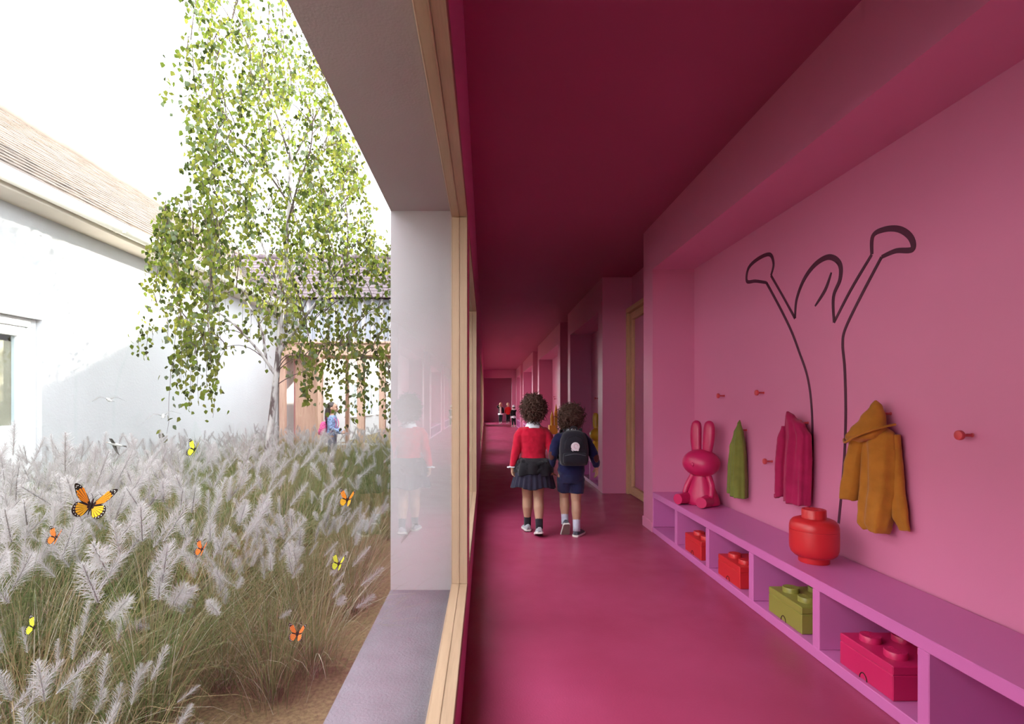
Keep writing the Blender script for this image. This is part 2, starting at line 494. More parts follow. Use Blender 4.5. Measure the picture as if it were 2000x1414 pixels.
def lay_tiles(parent, mats, e, up, nrm, along, rows, rowh, pitch, s0, s1, me, matl, keep):
    """tiles on a slope: the nearest `keep` are single parts, the rest one joined part"""
    base = wloc(parent); items = []
    for r in range(rows):
        s = s0 + (pitch/2 if r % 2 else 0)
        while s < s1:
            o = e + up*(r*rowh - 0.03) + along*s + nrm*(0.012 + R.uniform(0, .004))
            items.append(o); s += pitch
    items.sort(key=lambda p: (p - Vector((0, 0, H))).length)
    rest = MB(); sv = [v.co.copy() for v in me.vertices]; sf = [tuple(p.vertices) for p in me.polygons]
    for i, o in enumerate(items):
        T = tile_mat(o, up, nrm, along, 0.012)
        if i < keep:
            t = link('roof_tile', me, parent)
            T.translation = T.translation - base
            t.matrix_local = T
        else:
            rest.add([T @ v for v in sv], sf)
    if rest.v:
        rr = rest.build('roof_tiles', matl, parent); rr['kind'] = 'stuff'
lay_tiles(house, None, e0, SL, SN, Vector((0, 1, 0)), 26, 0.142, 0.168, 3.4, 13.0, tile_me, M['roof'], 300)
MB().tube([(q1.x, -3, q1.z + 0.03), (q1.x, 27, q1.z + 0.03)], 0.09, 10).build('ridge_cap', M['roof'], house, True)

# house door beside the grass (white frame, lower panel, beige blind behind the pane)
dn = MB()
fx0, fx1 = HX - 0.16, HX - 0.055
dn.cbox((fx0, 4.865, -0.03), (fx1, 4.947, 1.84), 0.004).cbox((fx0, 2.4, -0.03), (fx1, 2.48, 1.84), 0.004).cbox((fx0, 2.4, 1.84), (fx1, 4.947, 1.92), 0.004)
dn.build('door_frame', M['frame_white'], house)
sd = MB()
for a, b in ((2.48, 3.66), (3.68, 4.865)):
    sd.cbox((fx0 + 0.02, a, 0.0), (fx1 - 0.02, a + 0.09, 1.84), 0.004).cbox((fx0 + 0.02, b - 0.09, 0.0), (fx1 - 0.02, b, 1.84), 0.004)
    sd.cbox((fx0 + 0.02, a + 0.09, 1.75), (fx1 - 0.02, b - 0.09, 1.84), 0.004).cbox((fx0 + 0.02, a + 0.09, 0.0), (fx1 - 0.02, b - 0.09, 0.93), 0.004)
sd.build('door_leaf', M['frame_white'], house)
pn = MB(); bl = MB()
for a, b in ((2.57, 3.57), (3.77, 4.775)):
    pn.box((HX - 0.11, a, 0.93), (HX - 0.106, b, 1.75)); bl.box((HX - 0.150, a - 0.1, 0.85), (HX - 0.142, b + 0.06, 1.70))
pn.build('door_pane', M['glass_far'], house); bl.build('pane_backing', M['beige'], house)
for a, b, z0, z1 in openings[1:]:
    fr = MB(); k = 0.07
    for (ya, yb, za, zb) in ((a, a+k, z0, z1), (b-k, b, z0, z1), (a+k, b-k, z0, z0+k), (a+k, b-k, z1-k, z1), ((a+b)/2-.03, (a+b)/2+.03, z0+k, z1-k)):
        fr.cbox((HX - 0.14, ya, za), (HX - 0.06, yb, zb), 0.004)
    f = fr.build('window_frame', M['frame_white'], house)
    MB().box((HX - 0.105, a + k, z0 + k), (HX - 0.1, b - k, z1 - k)).build('pane', M['glass_far'], f)
    MB().box((HX - 0.150, a + .02, z0 + .02), (HX - 0.146, b - .02, z1 - .02)).build('pane_backing', M['frame_white'], f)  # white sheet added behind the glass to lighten the pane
    MB().cbox((HX - 0.06, a - 0.06, z0 - 0.05), (HX + 0.05, b + 0.06, z0), 0.004).build('window_sill', M['frame_white'], house)

# covered walkway at the end of the garden
WY = 10.5
wk = thing('covered_walkway', 'timber walkway with pale ribbed cladding and mauve tiled roof closing the garden', 'building', (-2.3, 11.7, -0.03))
ze = 3.22
MB().box((HX + 0.001, WY + 0.06, 2.37), (XO - 0.001, WY + 0.10, ze)).build('cladding_board', M['clad_back'], wk)
x = HX + 0.03; rib = None
while x < XO - 0.1:
    w = 0.085
    rg = [(x, WY + 0.06), (x + 0.018, WY), (x + w - 0.018, WY), (x + w, WY + 0.06)]
    MB().rings([[(a, b, z) for a, b in rg] for z in (2.37, ze)]).build('cladding_rib', M['clad'], wk)
    x += 0.185
MB().cbox((HX + 0.001, WY - 0.03, 2.33), (XO - 0.001, WY + 0.16, 2.368), 0.004).build('drip_board', M['timber_x'], wk)
MB().cbox((HX + 0.001, WY + 0.02, 2.09), (XO - 0.001, WY + 0.14, 2.33), 0.004).build('beam', M['timber_x'], wk)
MB().cbox((HX + 0.001, 12.75, 2.2), (XO - 0.001, 12.87, 2.5), 0.004).build('beam', M['timber_x'], wk)
MB().box((HX + 0.001, WY + 0.16, 2.45), (XO - 0.001, 12.75, 2.5)).build('walkway_ceiling', M['timber_x'], wk)
def px_post(x0, x1, yy, dep, z1, nm='post', mk='timber_z'):
    a, b = P(x0, 0, yy).x, P(x1, 0, yy).x
    MB().cbox((a, yy, -0.03), (b, yy + dep, z1), 0.006).build(nm, M[mk], wk)
M['timber_red'] = wood('red_timber', (0.52, 0.20, 0.17, 1), (0.62, 0.28, 0.24, 1), 'z', 0.8)
px_post(620, 628, WY + 0.02, 0.14, 2.09)
px_post(697, 711, WY + 0.02, 0.12, 2.09)
px_post(740, 752, WY + 0.02, 0.12, 2.09)
px_post(820, 834, WY + 0.02, 0.12, 2.09)
px_post(674, 681, 12.76, 0.1, 2.2)
px_post(545, 556, WY + 0.02, 0.12, 2.09)
M['stain'] = plain('pink_stain_board', (0.55, 0.27, 0.27, 1), 0.8, 0.2, 0.08, 3)
MB().box((HX + 0.2, WY + 0.4, -0.03), (P(578, 0, 10.9).x, WY + 0.45, 2.45)).build('wall_board', M['stain'], wk)
MB().box((P(578, 0, 10.9).x, WY + 0.36, -0.03), (P(622, 0, 10.9).x, WY + 0.45, 2.45)).build('wall_board', M['timber_z'], wk)
MB().cbox((P(632, 0, WY).x, WY + 0.05, 0.28), (P(752, 0, WY).x, WY + 0.09, 0.31), 0.004).build('low_rail', M['frame_white'], wk)
# roof of the walkway: two slopes, ridge at y 11.7
er = Vector((0, WY - 0.12, ze + 0.0)); rr_ = Vector((0, 11.7, 4.36))
up = (rr_ - er).normalized(); nr = Vector((0, -up.z, up.y))
RX0, RX1 = HX - 1.45, 2.2  # roof extended unseen over the corridor to cast shade on the house wall
tri = [(er.y, er.z), (rr_.y, rr_.z), (2*rr_.y - er.y, er.z)]
MB().rings([[(xx, a, b) for a, b in tri] for xx in (RX0, RX1)]).build('roof_deck', M['under'], wk)
tile2 = MB().box((-0.058, 0.0, 0.0), (0.058, 0.17, 0.02)).mesh('roof_tile', M['roof2'])
lay_tiles(wk, None, er + nr*0.004, up, nr, Vector((1, 0, 0)), 13, 0.128, 0.12, -5.6, -1.5, tile2, M['roof2'], 300)
k = RX0
while k < RX1:
    MB().tube([(k, 11.7, 4.40), (k + 0.31, 11.7, 4.375)], [0.075, 0.062], 10).build('ridge_tile', M['roof2'], wk, True)
    k += 0.30

# ------------------------------------------------------------------ fountain grass
M['grass'] = [leafy('grass_green', (0.095, 0.135, 0.045, 1), 0.35), leafy('grass_olive', (0.165, 0.17, 0.075, 1), 0.35), leafy('grass_straw', (0.27, 0.205, 0.11, 1), 0.35), leafy('grass_pale', (0.42, 0.38, 0.29, 1), 0.3)]
M['plume'] = leafy('seed_head_fluff', (0.45, 0.42, 0.41, 1), 0.40, 0.10)
def plume_mesh(rr):
    mb = MB(); L = 0.15; n = 190
    mb.tube([(0, 0, 0), (0, 0, L*0.5), (0, 0, L)], [0.0022, 0.0018, 0.0008], 4)
    for i in range(n):
        t = i / n; z = L*t; a = i*2.399 + rr.uniform(-.3, .3)
        env = math.sin(PI*min(1, t*0.92 + 0.10))**0.6
        ln = (0.041*env + 0.006) * rr.uniform(.7, 1.15); el = math.radians(rr.uniform(28, 52))
        d = Vector((math.cos(a)*math.cos(el), math.sin(a)*math.cos(el), math.sin(el)))
        p0 = Vector((0, 0, z)); p1 = p0 + d*ln*0.55 + Vector((0, 0, -0.0015)); p2 = p0 + d*ln - Vector((0, 0, ln*0.12))
        mb.ribbon([p0, p1, p2], d.cross(Vector((0.3, 0.1, 1))).normalized(), [0.0019, 0.0015, 0.0004])
    return mb.mesh('seed_head', M['plume'])
plumes = [plume_mesh(random.Random(40 + i)) for i in range(3)]

def blade(mb, rr, base, az, lean, L, bend, w, mi, seg=6):
    p = Vector(base); pts = [p.copy()]; el = PI/2 - lean; ds = L/seg; tw = rr.uniform(-.25, .25)
    for s in range(seg):
        d = Vector((math.cos(az)*math.cos(el), math.sin(az)*math.cos(el), math.sin(el)))
        p = p + d*ds; pts.append(p.copy())
        el -= bend/seg*(0.4 + 1.2*s/seg); az += tw/seg
        el = max(el, -0.9)
    side = Vector((-math.sin(az), math.cos(az), 0.15)).normalized()
    ws = [w*(1 - (k/seg)**1.7*0.92) for k in range(seg+1)]
    mb.ribbon(pts, side, ws, mi)
    return pts[-1], d
def tussock_proto(seed, pal, nb, ns, hh):
    rr = random.Random(seed); mb = MB(); st = []
    for i in range(nb):
        r = abs(rr.gauss(0, .085)); a0 = rr.uniform(0, 2*PI); az = a0 + rr.gauss(0, .5)
        blade(mb, rr, (r*math.cos(a0), r*math.sin(a0), 0), az, math.radians(rr.uniform(4, 34 if pal[0] > 2 else 48)), hh*rr.uniform(.55, 1.15), rr.uniform(.3, 1.9 if pal[0] > 2 else 2.5), rr.uniform(.0022, .0048), rr.choices((0, 1, 2, 3), pal)[0])
    for i in range(ns):
        r = abs(rr.gauss(0, .06)); a0 = rr.uniform(0, 2*PI)
        e, d = blade(mb, rr, (r*math.cos(a0), r*math.sin(a0), 0), a0 + rr.gauss(0, .3), math.radians(rr.uniform(3, 30)), hh*rr.uniform(.85, 1.18), rr.uniform(.1, .75), .0028, 2 if rr.random() < .5 else 1)
        st.append((e, d, rr.uniform(.70, 1.15), rr.randrange(3)))
    return mb.mesh('blades', M['grass']), st
protos = [tussock_proto(11, (5, 4, 2, 1), 330, 22, .74), tussock_proto(12, (4, 4, 3, 1), 330, 20, .78), tussock_proto(13, (6, 3, 2, 1), 330, 22, .70),
          tussock_proto(14, (1, 3, 5, 1), 340, 13, .72), tussock_proto(15, (1, 4, 4, 1), 340, 14, .70)]
far_plumes = []
for me_, st in protos:                         # far tussocks: seed heads joined into one part
    mb = MB()
    for e, d, s, k in st[:len(st)*3//10]:
        T = Matrix.Translation(e) @ d.to_track_quat('Z', 'Y').to_matrix().to_4x4() @ Matrix.Scale(s, 4)
        pm = plumes[k]; mb.add([T @ v.co for v in pm.vertices], [tuple(p.vertices) for p in pm.polygons])
    far_plumes.append(mb.mesh('seed_heads', M['plume']))
rg = random.Random(5); spots = []
yy = 0.45
while yy < 10.3:
    step = 0.36 if yy < 4 else 0.48
    xx = -4.0 + rg.uniform(0, .3)
    while xx < -0.70:
        px_, py_ = xx + rg.uniform(-.12, .12), yy + rg.uniform(-.14, .14)
        if not (px_ < -4.02 or px_ > -0.74 or (yy > 8.9 and px_ > -3.2 and px_ < -2.2) or px_ < -1.06*py_ - .75):
            spots.append((px_, py_))
        xx += step
    yy += step*0.9
for (px_, py_) in spots:
    near = py_ < 3.1
    straw = (px_ > -1.65 and py_ < 4.2) and rg.random() < .8
    k = rg.choice((3, 4)) if straw else rg.choice((0, 1, 2))
    t = thing('fountain_grass', 'tussock of tan and green fountain grass with pale feathery heads in the garden', 'grass', (px_, py_, -0.03), 'fountain grass tussocks')
    t.rotation_euler.z = rg.uniform(0, 2*PI)
    s = rg.uniform(.86, 1.1) * (0.92 if py_ > 5 else 1.0) * (0.80 if py_ < 1.5 else 1.0) * (0.78 if px_ > -1.15 else 1.0)
    t.scale = (s, s, s)
    b = link('blades', protos[k][0], t); b['kind'] = 'stuff'
    if near:
        for e, d, ps, pk in protos[k][1]:
            o = link('seed_head', plumes[pk], t)
            o.matrix_local = Matrix.Translation(e) @ d.to_track_quat('Z', 'Y').to_matrix().to_4x4() @ Matrix.Scale(ps, 4)
    else:
        o = link('seed_heads', far_plumes[k], t); o['kind'] = 'stuff'

# ------------------------------------------------------------------ birch
def bark():
    m, nt, bs = new_mat('birch_bark')
    t = tex(nt, scale=7.0, detail=6.0, stretch=(2.5, 2.5, 1.0))
    r = ramp(nt, t.outputs['Fac'], [(0.41, (0.07, 0.055, 0.05, 1)), (0.50, (0.36, 0.33, 0.32, 1)), (0.8, (0.52, 0.49, 0.48, 1))])
    nt.links.new(r.outputs[0], bs.inputs['Base Color']); bs.inputs['Roughness'].default_value = 0.85
    return m
M['bark'] = bark()
M['twig'] = plain('dark_twig', (0.07, 0.055, 0.045, 1), 0.85, 0.2, 0.1)
M['leaf'] = [leafy('leaf_yellow_green', (0.145, 0.158, 0.030, 1), .5, .15), leafy('leaf_green', (0.096, 0.129, 0.021, 1), .45, .2), leafy('leaf_grey_green', (0.112, 0.142, 0.076, 1), .4, .15), leafy('leaf_dark', (0.030, 0.043, 0.012, 1), .3, .15)]
rt = random.Random(23); TD = 6.0
tree = thing('birch_tree', 'slender birch with drooping light green leaves standing in the grass', 'tree', P(513, 979, TD))
tree.location.z = -0.03
def limb(px, r0, r1, name, mat, dy=0.0, n=6):
    pts = smooth_pts([P(a, b, TD) + Vector((0, dy*i/(len(px)-1), 0)) for i, (a, b) in enumerate(px)], n)
    m = len(pts) - 1
    MB().tube(pts, [r0 + (r1 - r0)*(i/m) for i in range(m+1)], 9).build(name, M[mat], tree, True)
    return pts
trunk_px = [(513, 984), (518, 930), (526, 860), (535, 780), (543, 700), (549, 620), (553, 560), (561, 470), (566, 380), (567, 300), (562, 210), (556, 120), (552, 30), (550, -70)]
nodes = []
tp = limb(trunk_px, .046, .008, 'trunk', 'bark'); nodes += tp[18:]
for px, r0, dy in [([(545, 690), (580, 645), (640, 575), (690, 505), (705, 480)], .024, -.25), ([(551, 590), (535, 545), (505, 480), (478, 415), (462, 380)], .022, .3),
                   ([(540, 735), (515, 690), (480, 645), (448, 615)], .020, -.3), ([(520, 705), (503, 640), (470, 590), (440, 545), (425, 490)], .016, .4),
                   ([(556, 545), (580, 500), (612, 455), (640, 400), (655, 350)], .018, .5), ([(562, 440), (590, 380), (625, 320), (640, 260)], .014, -.5),
                   ([(566, 400), (520, 330), (480, 290), (450, 240)], .014, -.4), ([(562, 300), (535, 220), (500, 140), (470, 60)], .011, .3), ([(563, 330), (600, 240), (625, 170)], .011, .2)]:
    nodes += limb(px, r0, .005, 'branch', 'bark' if r0 > .015 else 'twig', dy)[4:]
rows = [(-70, 420, 590, .6), (0, 380, 560, .5), (60, 420, 610, .7), (130, 400, 640, 1.0), (200, 375, 660, 1.1), (260, 370, 690, 1.1), (330, 400, 710, 1.15), (375, 300, 725, 1.25), (430, 300, 745, 1.15), (500, 290, 758, 1.1), (560, 285, 765, 1.0), (610, 290, 770, .75)]
def row_at(y):
    for a, b in zip(rows, rows[1:]):
        if a[0] <= y <= b[0]:
            t = (y - a[0])/(b[0] - a[0]); return tuple(a[i] + (b[i]-a[i])*t for i in range(4))
    return rows[-1]
anchors = []
while len(anchors) < 430:
    y = rt.uniform(-70, 610); _, xl, xr, dn_ = row_at(y)
    x = rt.uniform(280, 775)
    if xl < x < xr and rt.random() < dn_*0.8:
        c = (xl + xr)/2; u = (x - c)/((xr - xl)/2)
        dy = rt.uniform(-1, 1)*1.15*math.sqrt(max(0, 1 - u*u))
        if x < 430 and y > 300: dy = -abs(dy) - .25
        anchors.append(P(x, y, TD + (dy if x < 430 else 0)) + Vector((0, dy if x >= 430 else 0, 0)))
for n_, xa, xb, ya, yb in ((34, 575, 762, 600, 700), (16, 350, 460, 610, 690), (6, 660, 760, 690, 730)):
    for _ in range(n_): anchors.append(P(rt.uniform(xa, xb), rt.uniform(ya, yb), TD + rt.uniform(-.5, .5) - (.4 if xb < 500 else 0)))
anchors.sort(key=lambda p: min((p - q).length for q in nodes[::3]))
tw = MB(); leaves_at = []
for A in anchors:
    best = min(nodes, key=lambda q: (A - q).length + max(0, q.z - A.z + .15)*1.4)
    mid = (A + best)/2 + Vector((0, 0, 0.10 + 0.14*(A - best).length))
    bz = [best*(1-t)**2 + mid*2*t*(1-t) + A*t*t for t in [i/7 for i in range(8)]]
    L = rt.uniform(.25, .62) if A.z > 2.6 else rt.uniform(.4, .85)
    hd = (A - best); hd.z = 0
    hd = hd.normalized() if hd.length > 1e-4 else Vector((1, 0, 0))
    p = A.copy(); hang = []; out = .55
    for s in range(7):
        d = (hd*out + Vector((rt.uniform(-.12, .12), rt.uniform(-.12, .12), -1))).normalized(); out *= .5
        p = p + d*L/7; hang.append(p.copy())
    tw.tube(bz, [.0062 - .0005*i for i in range(8)], 5); tw.tube([A] + hang, [.0026 - .0002*i for i in range(8)], 4)
    nodes += bz[3:]
    for q in bz[4:] + hang + [h_ + (g_ - h_)*.5 for h_, g_ in zip(hang, hang[1:])]:
        for _ in range(rt.choice((1, 1, 2, 2))): leaves_at.append(q)
tw.build('twigs', M['twig'], tree)['kind'] = 'stuff'
LV = [(0, 0, 0), (.42, .30, .06), (.30, .62, .04), (0, 1.0, -.06), (-.30, .62, .04), (-.42, .30, .06), (0, .5, -.03)]
LF = [(0, 1, 6), (1, 2, 6), (2, 3, 6), (3, 4, 6), (4, 5, 6), (5, 0, 6)]
leafme = [MB().add([Vector(v)*.056 for v in LV], LF).mesh('leaf', m) for m in M['leaf']]
lv = MB(); li = []
for q in leaves_at:
    q = q + Vector((rt.gauss(0, .042), rt.gauss(0, .042), rt.gauss(0, .03)))
    dn = Vector((rt.gauss(0, .5), rt.gauss(0, .5), -1)).normalized()
    T = Matrix.Translation(q) @ dn.to_track_quat('Y', 'Z').to_matrix().to_4x4() @ Matrix.Rotation(rt.uniform(0, 2*PI), 4, 'Y') @ Matrix.Scale(rt.uniform(.75, 1.2), 4)
    li.append((q.y, T, rt.choices((0, 1, 2, 3), (4, 4, 2, 1.6))[0]))
li.sort(key=lambda t: t[0]); tb = wloc(tree)
for i, (_, T, k) in enumerate(li):
    if i < 300:
        o = link('leaf', leafme[k], tree); T2 = T.copy(); T2.translation = T.translation - tb; o.matrix_local = T2
    else:
        lv.add([T @ (Vector(v)*.056) for v in LV], LF, k)
lv.build('leaves', M['leaf'], tree)['kind'] = 'stuff'
# ------------------------------------------------------------------ wall mural and coat pegs
M['mural'] = plain('maroon_line_paint', (0.095, 0.022, 0.050, 1), 0.5, 0.4, 0.05)
def W(px, py, x=XB):                      # point of the recess wall seen at a pixel
    d = x*F/(px - VX)
    return Vector((x, d, H - (py - VY)*d/F))
mural = thing('wall_mural', 'dark maroon line drawing of a sprouting plant on the pink recess wall', 'mural', (XB, 2.9, 1.3))
def stroke(pxs, w0, w1=None, n=6, closed=False):
    w1 = w0 if w1 is None else w1
    pts = smooth_pts([W(a, b, XB - 0.0008) for a, b in pxs], n, closed)
    if closed: pts.append(pts[0])
    mb = MB(); o = []; m = len(pts)
    for i, p in enumerate(pts):
        t = (pts[min(i+1, m-1)] - pts[max(i-1, 0)]).normalized()
        s = Vector((0, -t.z, t.y)); k = i/(m-1); w = w0 + (w1-w0)*math.sin(PI*k)
        o.append((p + s*w/2, p - s*w/2))
    for (a, b) in o:
        mb.v += [a, b, a + Vector((-.0016, 0, 0)), b + Vector((-.0016, 0, 0))]
    for i in range(m-1):
        a = 4*i; c = a + 4
        for f in ((a+2, a+3, c+3, c+2), (a, a+2, c+2, c), (a+3, a+1, c+1, c+3)):
            mb.f.append(f); mb.m.append(0)
    return mb.build('line', M['mural'], mural)
stroke([(1580, 992), (1584, 930), (1587, 860), (1585, 790), (1577, 735), (1562, 690), (1545, 645), (1522, 598), (1497, 552)], .019, .017)
stroke([(1638, 1022), (1645, 950), (1650, 880), (1652, 800), (1650, 720), (1646, 672), (1652, 640), (1684, 574), (1722, 502)], .017, .018)
stroke([(1553, 622), (1530, 580), (1506, 538)], .018, .016)
stroke([(1629, 630), (1662, 566), (1703, 497)], .016, .018)
stroke([(1497, 552), (1476, 549), (1459, 549), (1462, 524), (1480, 506), (1503, 497), (1511, 515), (1506, 538)], .018, .026, 8)
stroke([(1722, 502), (1750, 490), (1782, 487), (1779, 464), (1757, 448), (1728, 448), (1705, 461), (1703, 497)], .018, .028, 8)
stroke([(1553, 622), (1556, 585), (1571, 545), (1594, 515), (1620, 502), (1640, 515), (1641, 545), (1628, 580), (1629, 630)], .016, .030, 8)
stroke([(1592, 598), (1612, 566), (1624, 532)], .010, .022)

M['peg'] = plain('coral_red_lacquer', (0.62, 0.06, 0.075, 1), 0.35, 0.5, 0.03)
XP = 1.785
def peg(px, py, label, x=XP):
    d = x*F/(px - VX); z = H - (py - VY)*d/F
    t = thing('coat_peg', label, 'coat peg', (XB, d, z), 'red disc coat pegs')
    Rx = Matrix.Rotation(-PI/2, 4, 'Y')
    def lx(prof, nm):
        mb = MB().lathe(prof, (0, 0, 0), 24).xf(Rx)
        mb.xf(Matrix.Translation((XB, d, z)))
        mb.build(nm, M['peg'], t, angle=40)
    k = XB - x
    lx([(.0001, k+.006), (.014, k+.006), (.0175, k+.0045), (.0187, k+.001), (.0187, k-.006), (.017, k-.009), (.0001, k-.009)], 'disc')
    lx([(.0055, k-.009), (.0055, .003), (.008, .001), (.008, .0), (.0001, 0)], 'stem')
    return Vector((x, d, z))
pegs = {}
for key, px, py, lab in [('a', 1402, 773, 'small empty peg high on the wall nearest the pink rabbit figure'), ('b', 1477, 767, 'empty peg high on the wall, second from the recess end wall'),
                         ('green', 1444, 840, 'peg holding the green jacket'), ('c', 1493, 901, 'empty low peg between the green jacket and the magenta jacket'),
                         ('pink', 1561, 826, 'peg holding the magenta jacket'), ('must', 1718, 808, 'peg holding the mustard hooded coat'),
                         ('d', 1660, 944, 'empty low peg beside the mustard coat sleeve'), ('e', 1873, 850, 'largest empty peg, alone on the wall past the mustard coat')]:
    pegs[key] = peg(px, py, lab)
for px, py, lab in [(1083, 779, 'tiny peg in the recess above the golden toy castle, lower of two'), (1081.5, 775, 'tiny peg in the recess above the golden toy castle, upper of two'),
                    (1162, 778, 'peg in the dark recess above the yellow rabbit, upper of two'), (1160, 808, 'peg in the dark recess above the yellow rabbit, lower of two')]:
    peg(px, py, lab)

# ------------------------------------------------------------------ hanging jackets
def cloth(name, col, var=0.12):
    return plain(name, col, 0.85, 0.2, var, 14, 0.15, 260, sheen=0.15)
M['green_cloth'] = cloth('green_cloth', (0.175, 0.185, 0.035, 1))
M['pink_cloth'] = cloth('magenta_cloth', (0.40, 0.012, 0.085, 1))
M['mustard'] = cloth('mustard_cloth', (0.42, 0.155, 0.018, 1))
M['slot_dark'] = plain('slot_shade', (0.05, 0.02, 0.02, 1), 0.9, 0.1)
def garment(levels, nf, amp, seed=0, sides=56, gather=0.0):
    """levels: (z, u centre, half width, v centre, half thickness) in wall space: u towards the camera, v out from the wall"""
    rr = random.Random(seed); ph = [rr.uniform(0, 6.28) for _ in range(4)]
    lv = []
    for (a, b) in zip(levels, levels[1:]):
        for k in range(6):
            t = k/6; s = t*t*(3-2*t); lv.append([a[i] + (b[i]-a[i])*(t if i == 0 else s) for i in range(5)])
    lv.append(list(levels[-1])); rings = []
    ztop = levels[0][0]; zbot = levels[-1][0]
    for z, u, hw, v, th in lv:
        dn = (ztop - z)/(ztop - zbot)
        ring = []
        for k in range(sides):
            a = 2*PI*k/sides
            r = 1 + amp*min(1, dn*2.2 + .25)*(math.sin(nf*a + ph[0] + 1.1*dn) + .6*math.sin((nf*1.7+1)*a + ph[1] - 2.0*dn) + .4*math.sin(3*a + ph[2] + 3*dn))
            ring.append((u + hw*math.cos(a)*(0.75 + .25*r), v + th*math.sin(a)*r, z + 0.006*math.sin(nf*a + ph[3])*dn))
        rings.append(ring)
    mb = MB().rings(rings)
    mb.v = [Vector((XB - p[1], -p[0], p[2])) for p in mb.v]     # relative to y of the peg
    return mb
def place(mb, y0):
    for p in mb.v: p.y += y0
    return mb
def fabric_disp(seed, a=.0015, f=18):
    o = Vector((seed*3.1, seed*1.7, 0))
    return lambda co, n: a*noise.noise(co*f + o) + a*.5*noise.noise(co*f*2.3 + o)

g = pegs['green']; y0 = g.y
t = thing('jacket', 'narrow green jacket hanging folded from a peg beside the pink rabbit figure', 'jacket', (g.x, g.y, g.z), 'jackets on the pegs')
mb = garment([(g.z+.072, .012, .004, .052, .004), (g.z+.045, .012, .014, .055, .014), (g.z-.02, .010, .046, .058, .030), (g.z-.10, .006, .072, .058, .040), (g.z-.22, .0, .088, .058, .046), (g.z-.36, .0, .094, .058, .048), (g.z-.470, .0, .098, .058, .048)], 6, .15, 3)
mb.v = [Vector((p.x, p.y*.8, p.z)) for p in mb.v]
fused('body', place(mb, y0), M['green_cloth'], t, .005, 2, fabric_disp(1))
mb = garment([(g.z-.06, -.025, .010, .080, .010), (g.z-.12, -.032, .020, .085, .020), (g.z-.28, -.045, .024, .090, .022), (g.z-.45, -.050, .026, .090, .024)], 3, .10, 5)
fused('sleeve', place(mb, y0), M['green_cloth'], t, .005, 2, fabric_disp(2))
g = pegs['pink']; y0 = g.y
t = thing('jacket', 'magenta jacket hanging in long folds from a peg beside the mural stem', 'jacket', (g.x, g.y, g.z), 'jackets on the pegs')
mb = garment([(g.z+.066, -.055, .006, .085, .008), (g.z+.040, -.040, .028, .078, .022), (g.z-.01, -.010, .070, .066, .040), (g.z-.07, .002, .094, .058, .050), (g.z-.20, .0, .095, .058, .054), (g.z-.34, -.004, .094, .06, .054), (g.z-.458, -.006, .094, .06, .052)], 7, .17, 9)
fused('body', place(mb, y0), M['pink_cloth'], t, .005, 2, fabric_disp(3))
mb = garment([(g.z-.02, -.070, .010, .100, .012), (g.z-.10, -.080, .024, .104, .024), (g.z-.26, -.092, .026, .106, .028), (g.z-.41, -.096, .026, .106, .028), (g.z-.435, -.096, .022, .106, .024)], 3, .1, 4)
fused('sleeve', place(mb, y0), M['pink_cloth'], t, .005, 2, fabric_disp(4))
cb = MB()
for k in range(9):
    a = k*.7; c = Vector((XB - .105 - .012*math.cos(a), y0 + .108 + .022*math.sin(a) + .004*k, g.z - .437 + .005*math.sin(2*a)))
    cb.ball(c, .011, seg=10)
fused('frilled_cuff', cb, M['pink_cloth'], t, .004, 2)

g = pegs['must']; y0 = g.y
t = thing('hooded_coat', 'mustard yellow hooded coat hanging from a peg with one sleeve loose', 'coat', (g.x, g.y, g.z))
mb = garment([(g.z-.045, -.02, .040, .060, .030), (g.z-.09, .0, .082, .058, .048), (g.z-.20, .006, .088, .058, .052), (g.z-.33, .006, .086, .058, .052), (g.z-.43, -.002, .082, .062, .052), (g.z-.50, -.008, .074, .066, .048), (g.z-.53, .004, .050, .066, .042)], 4, .15, 12)
fused('body', place(mb, y0), M['mustard'], t, .005, 2, fabric_disp(6, .002))
mb = garment([(g.z-.09, .060, .03, .034, .024), (g.z-.30, .074, .040, .034, .026), (g.z-.44, .096, .036, .032, .024), (g.z-.50, .116, .026, .030, .016)], 3, .1, 14)
fused('back_flap', place(mb, y0), M['mustard'], t, .005, 2, fabric_disp(7))
mb = garment([(g.z-.085, -.065, .018, .085, .020), (g.z-.13, -.078, .034, .092, .034), (g.z-.26, -.096, .038, .100, .040), (g.z-.37, -.112, .042, .106, .042), (g.z-.408, -.116, .040, .106, .040)], 3, .06, 8)
fused('sleeve', place(mb, y0), M['mustard'], t, .005, 2, fabric_disp(9, .002))
mb = garment([(g.z+.062, -.010, .006, .060, .006), (g.z+.035, -.006, .026, .060, .022), (g.z-.02, -.012, .058, .070, .044), (g.z-.075, -.02, .085, .088, .058), (g.z-.105, -.04, .088, .094, .058), (g.z-.128, -.072, .052, .100, .040)], 3, .05, 21)
fused('hood', place(mb, y0), M['mustard'], t, .006, 2, fabric_disp(10, .0015))
ed = [(XB - .155, y0 + .02, g.z - .10), (XB - .150, y0 - .03, g.z - .088), (XB - .115, y0 - .085, g.z - .060), (XB - .06, y0 - .10, g.z - .045)]
ed = [(XB - .125, y0 + .125, g.z - .125), (XB - .158, y0 + .07, g.z - .135), (XB - .160, y0 + .02, g.z - .112)] + ed[1:]
MB().tube(smooth_pts(ed, 6), .006, 8, round_ends=True).build('hood_edge', M['mustard'], t, True)

